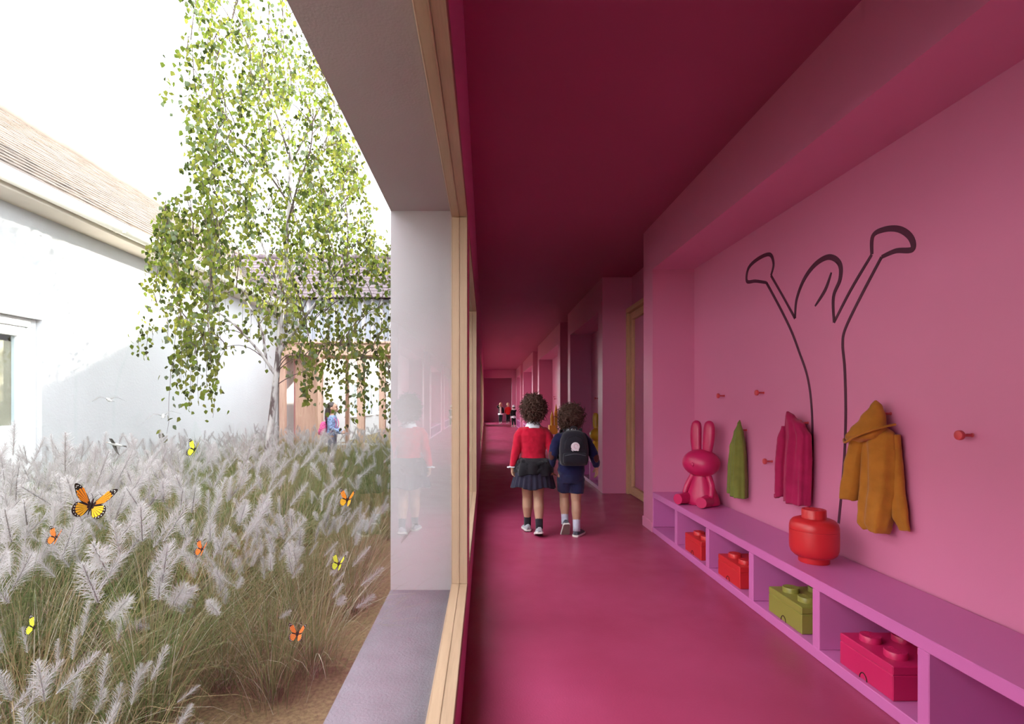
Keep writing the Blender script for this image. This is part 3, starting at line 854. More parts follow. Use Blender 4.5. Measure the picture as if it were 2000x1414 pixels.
# ------------------------------------------------------------------ bins on the bench shelves, pot, rabbits
def plastic(name, col, rough=0.38): return plain(name, col, rough, 0.5, 0.02, 3, 0.05, 300)
M['red_pl'] = plastic('red_plastic', (0.60, 0.020, 0.026, 1))
M['olive_pl'] = plastic('olive_plastic', (0.27, 0.24, 0.045, 1))
M['pink_pl'] = plastic('pink_plastic', (0.56, 0.014, 0.105, 1))
M['yellow_pl'] = plastic('yellow_plastic', (0.62, 0.33, 0.02, 1))
tc_ = bpy.data.curves.new('word', 'FONT'); tc_.body = 'LEGO'; tc_.size = 0.026; tc_.align_x = 'CENTER'; tc_.align_y = 'CENTER'; tc_.extrude = 0.0012
to_ = bpy.data.objects.new('word', tc_); COL.objects.link(to_)
word_me = bpy.data.meshes.new_from_object(to_.evaluated_get(bpy.context.evaluated_depsgraph_get()))
bpy.data.objects.remove(to_)
def bin_(yn, label, mat, ln=0.285, x0=1.486, dp=0.27, hh=0.128):
    z0 = 0.0485
    t = thing('brick_bin', label, 'storage bin', (x0 + dp/2, yn + ln/2, z0), 'brick shaped bins in the bench')
    b = MB().cbox((x0, yn, z0), (x0+dp, yn+ln, z0+hh-.034), 0.0035); b.build('box', M[mat], t)
    MB().cbox((x0, yn, z0+hh-.0335), (x0+dp, yn+ln, z0+hh), 0.0035).build('lid', M[mat], t)
    for sx in (.07, .20):
        for sy in (.075, .205):
            c = (x0+sx, yn+sy*ln/.285, z0+hh)
            s = MB().lathe([(.038, -.002), (.038, .022), (.036, .0245), (.0001, .0248)], c, 32).build('stud', M[mat], t, angle=40)
            w = word_me.copy(); w.materials.clear(); w.materials.append(M[mat])
            o = link('lettering', w, s); o.location = Vector(c) + Vector((0, 0, .0245)) - wloc(s); o.rotation_euler.z = PI/2
    gp = []
    for k in range(9):
        a = PI*k/8; gp.append((x0 - .0005, yn + ln*.52 + .020*math.cos(a), z0 + .002 + .026*math.sin(a)))
    MB().tube(gp, .0022, 6).build('finger_notch', M['slot_dark'], t)  # dark tube stands in for the shade inside the grip slot
    gp = [(x0 + dp*.5 + .020*math.cos(PI*k/8), yn - .0005, z0 + .002 + .026*math.sin(PI*k/8)) for k in range(9)]
    MB().tube(gp, .0022, 6).build('finger_notch', M['slot_dark'], t)
bin_(3.60, 'red brick shaped bin, farther of two, in the small cubby by the rabbit figure', 'red_pl')
bin_(3.05, 'red brick shaped bin, nearer of two, in the cubby beside the olive bin', 'red_pl')
bin_(2.455, 'olive green brick shaped bin in a bench cubby', 'olive_pl')
bin_(1.905, 'magenta pink brick shaped bin in the nearest filled cubby', 'pink_pl')

c = (1.62, 2.575, 0.3555)
t = thing('storage_pot', 'round red plastic pot with a stud lid standing on the bench', 'pot', c)
MB().lathe([(.066, 0), (.0675, .002), (.0675, .026), (.070, .028), (.086, .032), (.100, .046), (.106, .066), (.107, .09), (.107, .158), (.1068, .1595), (.0001, .1595)], c, 56).build('pot_body', M['red_pl'], t, angle=50)
MB().lathe([(.0001, .1605), (.1068, .1605), (.107, .162), (.1065, .176), (.102, .194), (.091, .207), (.074, .214), (.0545, .2155), (.0535, .219), (.0535, .255), (.051, .2585), (.0001, .259)], c, 56).build('pot_lid', M['red_pl'], t, angle=50)
w = word_me.copy(); w.materials.clear(); w.materials.append(M['red_pl'])
o = link('lettering', w, t); o.location = (0, 0, .259); o.scale = (1.3, 1.3, 1); o.rotation_euler.z = 2.2

def rabbit(loc, rot, s, label, mat):
    t = thing('rabbit_figure', label, 'figurine', (0, 0, 0), 'plastic rabbit figures')
    m = M[mat]
    MB().ellrings([(0, .02, 0, .120, .105), (0, .02, .006, .128, .113), (0, .02, .03, .128, .113), (0, .018, .08, .112, .10), (0, .015, .14, .088, .082), (0, .012, .20, .064, .064), (0, .01, .24, .050, .050), (0, .01, .27, .04, .04)], 40).build('body', m, t, True)
    MB().ball((0, 0, .318), .142, .122, .106, 40).build('head', m, t, True)
    for sx in (-1, 1):
        pts = [(sx*.040, .01, .385), (sx*.046, .012, .43), (sx*.052, .016, .50), (sx*.054, .02, .57), (sx*.053, .022, .605)]
        MB().tube(smooth_pts(pts, 4), [.033 + .012*math.sin(PI*(i/16)*.8) for i in range(17)], 20, flat=.60, ref=(0, 1, 0), round_ends=True).build('ear', m, t, True)
        MB().tube(smooth_pts([(sx*.066, -.005, .215), (sx*.098, -.02, .15), (sx*.108, -.045, .085)], 5), [.024 - .0004*i for i in range(11)], 18, round_ends=True).build('arm', m, t, True)
        MB().tube([(sx*.075, -.03, .040), (sx*.088, -.10, .042), (sx*.096, -.165, .043)], [.046, .042, .040], 20, round_ends=False).build('leg', m, t, angle=40)
    MB().ball((0, -.119, .315), .013, .010, .017, 14).build('nose', m, t, True)
    MB().ball((0, .125, .05), .032, seg=16).build('tail', m, t, True)
    t.location = loc; t.rotation_euler.z = rot; t.scale = (s, s, s)
    return t
rabbit((1.665, 4.03, .3555), -.92, 1.0, 'magenta pink seated rabbit figure with long ears on the bench end', 'pink_pl')
rabbit((1.668, 7.66, .3555), -.3, .98, 'yellow seated rabbit figure half hidden in the dark recess', 'yellow_pl')

c = Vector((1.70, 13.0, .3555))
t = thing('toy_castle', 'golden toy castle with pointed towers on the bench of the third recess', 'toy', c)
MB().cbox((c.x-.12, c.y-.12, c.z), (c.x+.12, c.y+.12, c.z+.22), .006).build('base', M['yellow_pl'], t)
for dx, dy, r, h1, h2 in [(-.045, -.05, .040, .42, .60), (.055, -.02, .042, .52, .76), (-.02, .06, .035, .36, .52), (.06, .07, .03, .30, .44)]:
    tt = MB().lathe([(r, .2), (r, h1-.02), (r*1.15, h1), (.0001, h1+.001)], c + Vector((dx, dy, 0)), 16).build('tower', M['yellow_pl'], t, angle=40)
    MB().lathe([(r*1.2, h1), (r*.6, (h1+h2)/2), (.002, h2)], c + Vector((dx, dy, 0)), 16).build('spire', M['yellow_pl'], tt, angle=40)

# ------------------------------------------------------------------ people
SK = plain('skin_brown', (0.44, 0.245, 0.165, 1), 0.55, 0.35, 0.06, 12)
SK2 = plain('skin_light', (0.60, 0.36, 0.26, 1), 0.55, 0.35, 0.05, 12)
def cl(n, c, **k): return plain(n, c, 0.9, 0.15, k.get('var', 0.10), k.get('scale', 30), 0.25, 260, sheen=0.2)
M['red_knit'] = cl('red_knit', (0.47, 0.006, 0.032, 1)); M['navy_knit'] = cl('navy_knit', (0.012, 0.012, 0.055, 1)); M['navy_cloth'] = cl('navy_cloth', (0.016, 0.016, 0.055, 1))
M['skirt'] = cl('dark_skirt_cloth', (0.020, 0.017, 0.035, 1)); M['white_cloth'] = cl('white_cloth', (0.72, 0.73, 0.80, 1), var=.03)
M['pack'] = cl('black_pack_cloth', (0.018, 0.016, 0.024, 1)); M['patch_brown'] = cl('brown_patch', (0.10, 0.030, 0.026, 1)); M['black_cloth'] = cl('black_cloth', (0.012, 0.010, 0.014, 1))
M['grey_shoe'] = cl('grey_shoe', (0.34, 0.34, 0.37, 1)); M['dark_shoe'] = cl('dark_shoe', (0.075, 0.075, 0.10, 1)); M['sole'] = plain('white_rubber', (0.66, 0.62, 0.58, 1), .6); M['tread'] = plain('taupe_rubber', (0.28, 0.20, 0.18, 1), .8)
M['dark_sock'] = cl('dark_sock', (0.018, 0.015, 0.022, 1)); M['pale_sock'] = cl('pale_sock', (0.50, 0.51, 0.62, 1))
M['hair_br'] = plain('brown_hair', (0.105, 0.050, 0.036, 1), .55, .4, .35, 60); M['hair_dk'] = plain('dark_hair', (0.030, 0.024, 0.020, 1), .45, .45, .3, 60, stretch=(6, 6, .6))
M['hair_bl'] = plain('blond_hair', (0.55, 0.40, 0.22, 1), .55, .4, .25, 60, stretch=(6, 6, .6)); M['eye'] = plain('dark_eye', (0.02, 0.012, 0.01, 1), .2, .6); M['lip'] = plain('lip', (0.42, 0.14, 0.12, 1), .5)

def hand(mb, w, d, side, nrm, s=1.0, curl=.6):
    w, d, side, nrm = Vector(w), Vector(d).normalized(), Vector(side).normalized(), Vector(nrm).normalized()
    mb.tube([w - d*.01*s, w + d*.012*s, w + d*.030*s, w + d*.052*s], [.017*s, .0195*s, .0235*s, .0225*s], 12, flat=.50, ref=nrm, round_ends=True)
    for i, (ln, r) in enumerate([(.037, .0070), (.043, .0072), (.039, .0070), (.030, .0062)]):
        p = w + d*(.050 - .003*abs(i-1.2))*s + side*(.0185 - .0128*i)*s; dd = d.copy(); pts = [p - d*.012*s, p]
        for k, fr in enumerate((.45, .32, .26)):
            a = curl*(.45 + .35*k); dd = (dd*math.cos(a) + nrm*math.sin(a)).normalized()
            p = p + dd*ln*fr*s*1.08; pts.append(p)
        mb.tube(pts, [r*s, r*s, r*.98*s, r*.9*s, r*.8*s], 8, round_ends=True)
    p = w + d*.012*s + side*.016*s
    t1 = (d*.62 + side*.72 + nrm*.25).normalized(); t2 = (d*.9 + side*.25 + nrm*.4).normalized()
    mb.tube([p - side*.010*s, p + t1*.012*s, p + t1*.026*s, p + t1*.026*s + t2*.019*s], [.0105*s, .0098*s, .0085*s, .0070*s], 8, round_ends=True)

def torso(mb, s=1.0, grow=0.0, z0=.55, z1=.99, scale_w=1.0):
    L = [(.52, .088, .070, 0), (.58, .106, .082, 0), (.64, .098, .074, .002), (.70, .092, .068, .004), (.78, .100, .070, .002), (.85, .114, .070, 0), (.895, .108, .060, 0), (.925, .074, .054, .002), (.945, .048, .046, .005), (.99, .040, .042, .010)]
    out = []
    n = 26
    for i in range(n+1):
        z = z0 + (z1 - z0)*i/n; zc = min(max(z, .52), .99)
        for a, b in zip(L, L[1:]):
            if a[0] <= zc <= b[0] + 1e-9:
                t = (zc - a[0])/(b[0] - a[0]); q = [a[k] + (b[k]-a[k])*t for k in range(4)]
        out.append((0, q[3]*s, z*s, (q[1]*scale_w + grow)*s, (q[2] + grow)*s))
    return mb.ellrings(out, 26, p=2.3)

def head(mb, s=1.0):
    mb.ball((0, .010*s, 1.072*s), .076*s, .088*s, .098*s, 20)
    mb.ball((0, .042*s, 1.022*s), .056*s, .050*s, .052*s, 16)
    mb.ball((0, .086*s, 1.000*s), .022*s, .018*s, .018*s, 10)
    mb.ball((0, .100*s, 1.050*s), .012*s, .017*s, .014*s, 10); mb.ball((0, .093*s, 1.068*s), .009*s, .014*s, .022*s, 10)
    for sx in (-1, 1):
        mb.ball((sx*.078*s, .006*s, 1.056*s), .010*s, .021*s, .029*s, 10); mb.ball((sx*.040*s, .064*s, 1.040*s), .026*s, .028*s, .026*s, 12)

def face(t, s=1.0):
    for sx in (-1, 1):
        MB().ball((sx*.031*s, .086*s, 1.072*s), .012*s, .008*s, .010*s, 10).build('eye', M['eye'], t, True)
        MB().tube([(sx*.016*s, .093*s, 1.094*s), (sx*.031*s, .093*s, 1.099*s), (sx*.048*s, .082*s, 1.095*s)], .0035*s, 6).build('eyebrow', M['hair_dk'], t, True)
    MB().tube([(-.020*s, .094*s, 1.021*s), (0, .102*s, 1.019*s), (.020*s, .094*s, 1.021*s)], [.0035*s, .0055*s, .0035*s], 8, round_ends=True).build('mouth', M['lip'], t, True)

def shoe(t, x, y, yaw, pitch, up, sock, s=1.0, sock_top=.155, lift=0.0):
    T = Matrix.Translation((x, y, lift)) @ Matrix.Rotation(yaw, 4, 'Z') @ Matrix.Translation((0, .075*s, .004)) @ Matrix.Rotation(pitch, 4, 'X') @ Matrix.Translation((0, -.075*s, -.004))
    ys = [(-.056, .016, .046), (-.050, .026, .060), (-.032, .031, .070), (-.005, .032, .070), (.022, .034, .058), (.055, .037, .046), (.085, .037, .038), (.110, .030, .030), (.126, .015, .022)]
    mb = MB(); rings = []
    for yy, hw, hh in ys:
        rings.append([(hw*s*math.cos(a)*(1 if math.sin(a) < 0 else .94), yy*s, .014*s + (hh-.014)*s*max(0, math.sin(a))) for a in [2*PI*k/20 for k in range(20)]])
    mb.rings(rings).xf(T); o = mb.build('shoe', M[up], t, True)
    mb = MB(); rings = []
    for z, g in ((0, -.002), (.004, .002), (.014, .003), (.018, .001)):
        ring = [((hw + g)*s, yy*s, z*s) for yy, hw, hh in ys] + [(-(hw + g)*s, yy*s, z*s) for yy, hw, hh in reversed(ys)]
        rings.append(ring)
    mb.rings(rings).xf(T); mb.m[-2] = 1; so = mb.build('sole', [M['sole'], M['tread']], o)
    ank = T @ Vector((0, -.020*s, .080*s))
    mb = MB()
    for k in range(3):
        q = [(-.016, .024 + .016*k, .064 - .006*k), (.016, .024 + .016*k, .064 - .006*k)]
        mb.tube([(a*s, b*s, c_*s) for a, b, c_ in q], .0028*s, 6)
    mb.xf(T); mb.build('laces', M['sole'], o)
    return ank, T

def leg(mb, hip, ank, fwd=.02, s=1.0):
    hip, ank = Vector(hip), Vector(ank)
    k = hip*.48 + ank*.52 + Vector((0, fwd, 0)); cf = k*.62 + ank*.38 + Vector((0, -.010*s, 0)); th = hip*.55 + k*.45 + Vector((0, fwd*.3, 0))
    mb.tube([hip, th, k, cf, ank*.85 + cf*.15, ank - Vector((0, 0, .03*s))], [.068*s, .058*s, .043*s, .045*s, .029*s, .027*s], 14, round_ends=True)
    return k, cf
def sock(t, ank, up, mat, s=1.0, ln=.075, r=.031):
    d = (Vector(up) - Vector(ank)).normalized()
    MB().tube([ank - d*.035*s, ank, ank + d*ln*.6*s, ank + d*ln*s], [r*s, r*s, r*1.04*s, r*1.10*s], 14).build('sock', M[mat], t, True)

def curls(t, c, rad, n, mat, seed, ln=.05, cr=.008, ymin=-9, mask=None, base=True):
    rr = random.Random(seed); c = Vector(c); mb = MB()
    if base: mb.ball(c, rad[0]*.90, rad[1]*.92, rad[2]*.90, 24)
    k = 0
    while k < n:
        u = Vector((rr.gauss(0, 1), rr.gauss(0, 1), rr.gauss(0, 1))).normalized()
        p = c + Vector((u.x*rad[0], u.y*rad[1], u.z*rad[2]))*.86
        if mask and not mask(p - c): continue
        k += 1
        nrm = Vector((u.x/rad[0], u.y/rad[1], u.z/rad[2])).normalized()
        a, b = nrm.orthogonal().normalized(), None
        b = nrm.cross(a); ph = rr.uniform(0, 6.28); L = ln*rr.uniform(.55, 1.15); R_ = cr*rr.uniform(.7, 1.3); dr = Vector((rr.gauss(0, .25), rr.gauss(0, .25), rr.gauss(0, .25)))
        pts = []
        for i in range(10):
            f = i/9; q = ph + 9.0*f
            pts.append(p + (nrm + dr*f)*L*f + a*R_*math.cos(q)*(.3 + f) + b*R_*math.sin(q)*(.3 + f) - Vector((0, 0, .25*L*f*f)))
        mb.tube(pts, [.0030]*8 + [.0022, .0010], 3)
    return mb.build('hair', M[mat], t, True)

def skirt(t, levels, nf, amp, mat, name='skirt', sides=132, th=.006, cx=0, seed=1):
    rr = random.Random(seed); ph = rr.uniform(0, 6); out, inn = [], []
    n = 20
    for i in range(n+1):
        f = i/n*(len(levels)-1); a = int(min(f, len(levels)-2)); g_ = f - a
        z, rx, ry = [levels[a][k] + (levels[a+1][k]-levels[a][k])*g_ for k in range(3)]
        am = amp*(i/n)**.8
        for dst, off in ((out, 0), (inn, th)):
            ring = []
            for k in range(sides):
                q = 2*PI*k/sides; w = 1 + am*(math.sin(nf*q + ph) + .45*math.sin(nf*.47*q + 2*ph + i*.12))
                ring.append((cx + (rx - off)*w*math.cos(q), (ry - off)*w*math.sin(q), z + .010*math.sin(5*q + ph)*(i/n)))
            dst.append(ring)
    return MB().rings(out + inn[::-1], False, False).build(name, M[mat], t, True)

def wrinkle(seed, a=.004, f=20):
    o = Vector((seed*5.3, seed, seed*2.2))
    return lambda co, n: a*noise.noise(Vector((co.x*f, co.y*f, co.z*f*1.6)) + o) + a*.6*noise.noise(co*f*2.1 + o)

# --- girl in the red sweater
g = thing('person', 'child with upswept curls in a red sweater and dark skirt, walking away', 'person', (0, 0, 0))
aL, _ = shoe(g, -.046, .085, .10, -.06, 'grey_shoe', 'dark_sock')
aR, _ = shoe(g, .038, -.135, -.02, -.30, 'grey_shoe', 'dark_sock')
b = MB(); torso(b); head(b)
kL, cL = leg(b, (-.050, 0, .54), aL, .02); kR, cR = leg(b, (.044, 0, .54), aR, .025)
lw, rw = Vector((-.180, -.006, .572)), Vector((.158, .012, .575))
b.tube([(-.118, 0, .872), (-.152, -.012, .72), lw], [.032, .028, .020], 12, round_ends=True); hand(b, lw, (.12, .02, -1), (.55, .8, 0), (.5, -.85, 0), .98, .75)
b.tube([(.118, 0, .872), (.160, -.030, .72), rw], [.032, .028, .020], 12, round_ends=True); hand(b, rw, (.22, .05, -1), (.05, .95, 0), (.95, -.1, .05), .98, .85)
fused('body', b, SK, g, .0045, 3)
face(g)
w = MB(); torso(w, 1, .012, .640, .935, 1.0)
w.tube([(-.100, 0, .880), (-.128, -.004, .84), (-.152, -.012, .72), (-.176, -.006, .60)], [.046, .047, .040, .031], 16, round_ends=True)
w.tube([(.100, 0, .880), (.128, -.006, .84), (.160, -.030, .72), (.160, .006, .60)], [.046, .047, .040, .031], 16, round_ends=True)
fused('sweater', w, M['red_knit'], g, .006, 3, wrinkle(1))
MB().tube([Vector((.108*math.cos(a), .084*math.sin(a), .648 + .004*math.sin(3*a))) for a in [2*PI*k/40 for k in range(41)]], .0085, 8, cap=False).build('waistband', M['red_knit'], g, True)
skirt(g, [(.655, .098, .080), (.60, .128, .108), (.53, .158, .135), (.46, .178, .155), (.408, .190, .165)], 24, .045, 'skirt')
skirt(g, [(.662, .106, .090), (.635, .142, .122), (.60, .160, .140), (.56, .168, .150), (.525, .166, .150)], 9, .085, 'black_cloth', 'tied_jacket', th=.012, seed=5)
kn = MB()
for zz, dr, r_ in ((.628, .0, .026), (.585, .014, .022)):
    kp = [((.122 + dr)*math.sin(a), -(.100 + dr)*math.cos(a) - .012, zz - .030*math.cos(1.4*a)**2 + .010*math.sin(5*a + zz*40)) for a in [-1.75 + 3.5*k/13 for k in range(14)]]
    kp = smooth_pts(kp, 3); kn.tube(kp, [r_*(.75 + .30*math.sin(k*.8)**2) for k in range(len(kp))], 12, round_ends=True)
fused('jacket_roll', kn, M['black_cloth'], g, .006, 4, wrinkle(4, .003, 40))
co = MB()
for rr_l in (0,):
    rings = []
    for (rx, ry, z, dy) in ((.047, .048, .975, .006), (.052, .052, .968, .004), (.066, .060, .945, -.002), (.082, .068, .925, -.004), (.080, .066, .921, -.004), (.060, .055, .935, 0), (.046, .046, .955, .004)):
        rings.append([(rx*math.cos(q), dy + ry*math.sin(q), z - (.006*abs(math.cos(q)) if z < .95 else 0)) for q in [2*PI*k/36 for k in range(36)]])
    co.rings(rings, False, False)
co.build('collar', M['white_cloth'], g, True)
sock(g, aL, cL, 'dark_sock'); sock(g, aR, cR, 'dark_sock')
MB().tube([Vector((lw.x + .026*math.cos(a), lw.y + .026*math.sin(a), lw.z + .010 + .004*math.sin(a))) for a in [2*PI*k/20 for k in range(21)]], .005, 8, cap=False).build('bracelet', M['white_cloth'], g, True)
MB().ball((lw.x - .036, lw.y - .006, lw.z + .004), .014, .010, .008, 10).build('bracelet_bow', M['white_cloth'], g, True)
curls(g, (.0, -.016, 1.096), (.086, .094, .104), 1100, 'hair_br', 3, .048, .009, mask=lambda q: not (q.y > .055 and q.z < .03))
g.location = (.418, 4.56, 0)

# --- boy with the backpack
g = thing('person', 'child with brown curls in a navy sweater and shorts, walking away under a black backpack', 'person', (0, 0, 0))
s = .945
aL, TL = shoe(g, -.050, -.085, .06, -.95, 'dark_shoe', 'pale_sock', .98)
aR, _ = shoe(g, .046, -.05, -.55, 0, 'dark_shoe', 'pale_sock', .98)
b = MB(); torso(b, s); head(b, s)
kL, cL = leg(b, (-.050, 0, .51), aL, .05, s); kR, cR = leg(b, (.044, 0, .51), aR, .015, s)
lw, rw = Vector((-.168, .014, .575)), Vector((.224, .022, .570))
b.tube([(-.118, 0, .825), (-.160, -.030, .69), lw], [.031, .027, .020], 12, round_ends=True); hand(b, lw, (.08, .02, -1), (-.10, .95, 0), (-.95, -.2, 0), .95, .85)
b.tube([(.118, 0, .825), (.190, -.025, .69), rw], [.031, .027, .020], 12, round_ends=True); hand(b, rw, (.06, .05, -1), (-.3, .95, 0), (-.85, -.2, 0), .95, .45)
fused('body', b, SK, g, .0045, 3)
face(g, s)
w = MB(); torso(w, s, .014, .500, .935, 1.05)
w.tube([(-.100, 0, .832), (-.132, -.006, .79), (-.160, -.030, .69), (-.168, .006, .605)], [.048, .048, .042, .033], 16, round_ends=True)
w.tube([(.100, 0, .832), (.138, -.006, .79), (.190, -.025, .69), (.220, .014, .605)], [.048, .048, .042, .034], 16, round_ends=True)
fused('sweater', w, M['navy_knit'], g, .006, 3, wrinkle(2))
for c_, d_ in (((-.176, -.052, .685), (-.3, -1, .1)), ((.208, -.050, .665), (.45, -1, .1))):
    rot = Vector(d_).to_track_quat('Z', 'Y').to_matrix()
    MB().ball(c_, .026, .040, .016, 18, rot=rot).build('elbow_patch', M['patch_brown'], g, True)
w = MB(); w.ellrings([(0, 0, .45, .106, .086), (0, 0, .50, .112, .092), (0, 0, .53, .110, .088)], 24)
for h_, k_ in (((-.054, 0, .49), kL), ((.050, 0, .49), kR)):
    h_ = Vector(h_); e = h_ + (k_ - h_)*.66; w.tube([h_, h_*.4 + e*.6, e], [.068, .066, .061], 18)
fused('shorts', w, M['navy_cloth'], g, .006, 2, wrinkle(6, .003))
rings = []
for (rx, ry, z, dy) in ((.046, .046, .925, .006), (.050, .049, .918, .004), (.062, .056, .900, -.001), (.060, .054, .896, -.001), (.045, .045, .908, .004)):
    rings.append([(rx*math.cos(q), dy + ry*math.sin(q), z) for q in [2*PI*k/36 for k in range(36)]])
MB().rings(rings, False, False).build('collar', M['white_cloth'], g, True)
sock(g, aL, cL, 'pale_sock', 1, .085); sock(g, aR, cR, 'pale_sock', 1, .080)
curls(g, (-.004, -.016, 1.028), (.086, .092, .090), 760, 'hair_br', 8, .044, .012, mask=lambda q: not (q.y > .055 and q.z < .03))
cv = MB()
hb = MB()
rr = random.Random(4)
for k in range(90):
    a = rr.uniform(0, 6.28); p = Vector((-.080 + rr.gauss(0, .016), -.030 + rr.gauss(0, .022), .985 + rr.gauss(0, .022))); pts = []
    for i in range(12): q = a + i*.75; pts.append(p + Vector((.013*math.cos(q), .013*math.sin(q), -.004*i)))
    hb.tube(pts, .0030, 3)
hb.build('side_curls', M['hair_br'], g, True)
BOY = Vector((.742, 4.52, 0)); g.location = BOY

t = thing('backpack', 'black school backpack with a round white patch on the walking child in navy', 'backpack', (0, -.13, .62))
MB().ellrings([(0, -.128, .613, .098, .048), (0, -.132, .622, .112, .060), (0, -.136, .66, .120, .070), (0, -.136, .75, .121, .068), (0, -.134, .83, .112, .062), (0, -.130, .875, .092, .054), (0, -.126, .898, .066, .044), (0, -.122, .906, .040, .030)], 44, p=3.2).build('pack_body', M['pack'], t, True)
MB().ellrings([(0, -.188, .628, .086, .020), (0, -.192, .640, .098, .028), (0, -.194, .68, .100, .030), (0, -.190, .712, .096, .026), (0, -.184, .728, .084, .016)], 36, p=3.2).build('front_pocket', M['pack'], t, True)
MB().ellrings([(0, -.178, .738, .082, .018), (0, -.186, .752, .090, .026), (0, -.184, .81, .084, .026), (0, -.174, .852, .066, .022), (0, -.166, .866, .050, .014)], 36, p=2.8).build('upper_pocket', M['pack'], t, True)
MB().tube(smooth_pts([(-.030, -.118, .900), (-.024, -.120, .925), (0, -.120, .934), (.024, -.120, .925), (.030, -.118, .900)], 4), .0065, 8).build('grab_handle', M['pack'], t, True)
MB().tube(smooth_pts([(-.086, -.214, .700), (0, -.226, .716), (.086, -.214, .700)], 6), .0028, 6).build('zipper', M['dark_shoe'], t, True)
MB().tube(smooth_pts([(-.075, -.196, .80), (-.050, -.194, .845), (0, -.190, .862), (.050, -.194, .845), (.075, -.196, .80)], 6), .0030, 6).build('zipper', M['black_cloth'], t, True)
for sx in (-1, 1):
    MB().tube(smooth_pts([(sx*.062, -.09, .890), (sx*.074, -.05, .912), (sx*.080, .02, .905), (sx*.082, .082, .82), (sx*.088, .076, .72), (sx*.118, .0, .66), (sx*.100, -.09, .640)], 5), .014, 8, flat=.35, ref=(0, 0, 1)).build('strap', M['pack'], t, True)
M['patch'] = plain('white_patch', (0.80, 0.76, 0.80, 1), .6); M['patch_pink'] = plain('pink_print', (0.68, 0.42, 0.50, 1), .6)
pp = [(.036*math.cos(a), .036*math.sin(a)) for a in [2*PI*k/30 for k in range(30)]]
pp = [(x, z) if not (math.atan2(z, x) < -.75 and math.atan2(z, x) > -1.25) else (x*1.22, z*1.22) for x, z in pp]
MB().rings([[(x, -.214, .776 + z) for x, z in pp], [(x*.97, -.218, .776 + z*.97) for x, z in pp]]).build('patch', M['patch'], t)
pch = t.children[-1]
MB().tube([(.016*math.cos(a) + .004, -.2186, .779 + .018*math.sin(a)) for a in [2*PI*k/20 for k in range(17)]], .0022, 5).build('patch_print', M['patch_pink'], pch)
MB().tube([(-.034, -.216, .752), (-.018, -.217, .738)], .0035, 6).build('white_tag', M['patch'], t)
t.location = Vector((0, -.13, .62)) + BOY

# --- generic smaller figures
def figure(label, loc, rot, s, skin, top, legs, hairm, arms, top_z=(.60, .935), grow=.016, skirt_=None, hood=None, trouser=True, long_hair=False, front=None, vox=.008, curl=.6, stride=.05):
    g = thing('person', label, 'person', (0, 0, 0))
    aL, _ = shoe(g, -.046, stride, .05, 0, 'dark_shoe', 'dark_sock', s); aR, _ = shoe(g, .046, -stride, -.05, 0, 'dark_shoe', 'dark_sock', s)
    b = MB(); torso(b, s); head(b, s)
    kL, cL = leg(b, (-.050*s, 0, .54*s), aL, .015, s); kR, cR = leg(b, (.050*s, 0, .54*s), aR, .015, s)
    for sh, el, wr, hd, side, nm in arms:
        q = [Vector(p)*s for p in (sh, el, wr)]
        b.tube(q, [.032*s, .028*s, .020*s], 10, round_ends=True); hand(b, q[2], hd, side, nm, s, curl)
    fused('body', b, skin, g, max(vox*.75, .0045), 3); face(g, s)
    w = MB(); torso(w, s, grow, top_z[0], top_z[1], 1.05)
    for sh, el, wr, hd, side, nm in arms:
        q = [Vector(p)*s for p in (sh, el, wr)]; w.tube([q[0], q[1], q[1]*.15 + q[2]*.85], [.050*s, .042*s, .034*s], 12, round_ends=True)
    fused('top', w, M[top], g, vox, 3, wrinkle(3, .003))
    w = MB()
    w.ellrings([(0, 0, .50*s, .104*s, .084*s), (0, 0, .56*s, .114*s, .090*s), (0, 0, .60*s, .112*s, .086*s)], 20)
    for h_, k_, c_, a_ in (((-.05*s, 0, .53*s), kL, cL, aL), ((.05*s, 0, .53*s), kR, cR, aR)):
        w.tube([Vector(h_), k_, c_, a_ + Vector((0, 0, .01))], [.072*s, .056*s, .050*s, .040*s], 12)
    fused('trousers', w, M[legs], g, vox, 3)
    if skirt_: skirt(g, [tuple(v*s for v in l) for l in skirt_[0]], 14, .06, skirt_[1], sides=72)
    c = Vector((0, -.004*s, 1.082*s))
    hm = MB().ball(c + Vector((0, -.012*s, .008*s)), .084*s, .090*s, .096*s, 20)
    if long_hair:
        hm.ellrings([(0, -.088*s, .79*s, .066*s, .026*s), (0, -.090*s, .86*s, .084*s, .044*s), (0, -.078*s, .96*s, .090*s, .056*s), (0, -.058*s, 1.06*s, .088*s, .064*s), (0, -.036*s, 1.13*s, .072*s, .062*s)], 24)
    fused('hair', hm, M[hairm], g, max(vox*.75, .006), 3, wrinkle(7, .004, 40))
    if hood:
        MB().ball(c + Vector((0, -.012*s, .030*s)), .092*s, .098*s, .085*s, 20).build('hat', M[hood], g, True)
        h = MB(); h.tube([Vector((.070*math.cos(a), -.018 + .066*math.sin(a), .950 + .018*math.sin(a)))*s for a in [2*PI*k/24 for k in range(25)]], .030*s, 10)
        fused('hood', h, M[hood], g, vox, 3)
    if front:
        f_ = MB(); torso(f_, s, grow - .001, top_z[0] + .01, .925, .62)
        for p in f_.v: p.y += .014*s if p.y > 0 else -.0
        f_.v = [Vector((p.x, max(p.y, -.02*s), p.z)) for p in f_.v]
        f_.build('shirt_front', M[front], g, True)
    g.location = loc; g.rotation_euler.z = rot
    return g
M['pale_top'] = cl('pale_pink_cloth', (0.62, 0.44, 0.42, 1)); M['red_coat'] = cl('red_coat', (0.62, 0.02, 0.02, 1)); M['floral'] = plain('blue_floral', (0.20, 0.28, 0.45, 1), .9, .2, .7, 45)
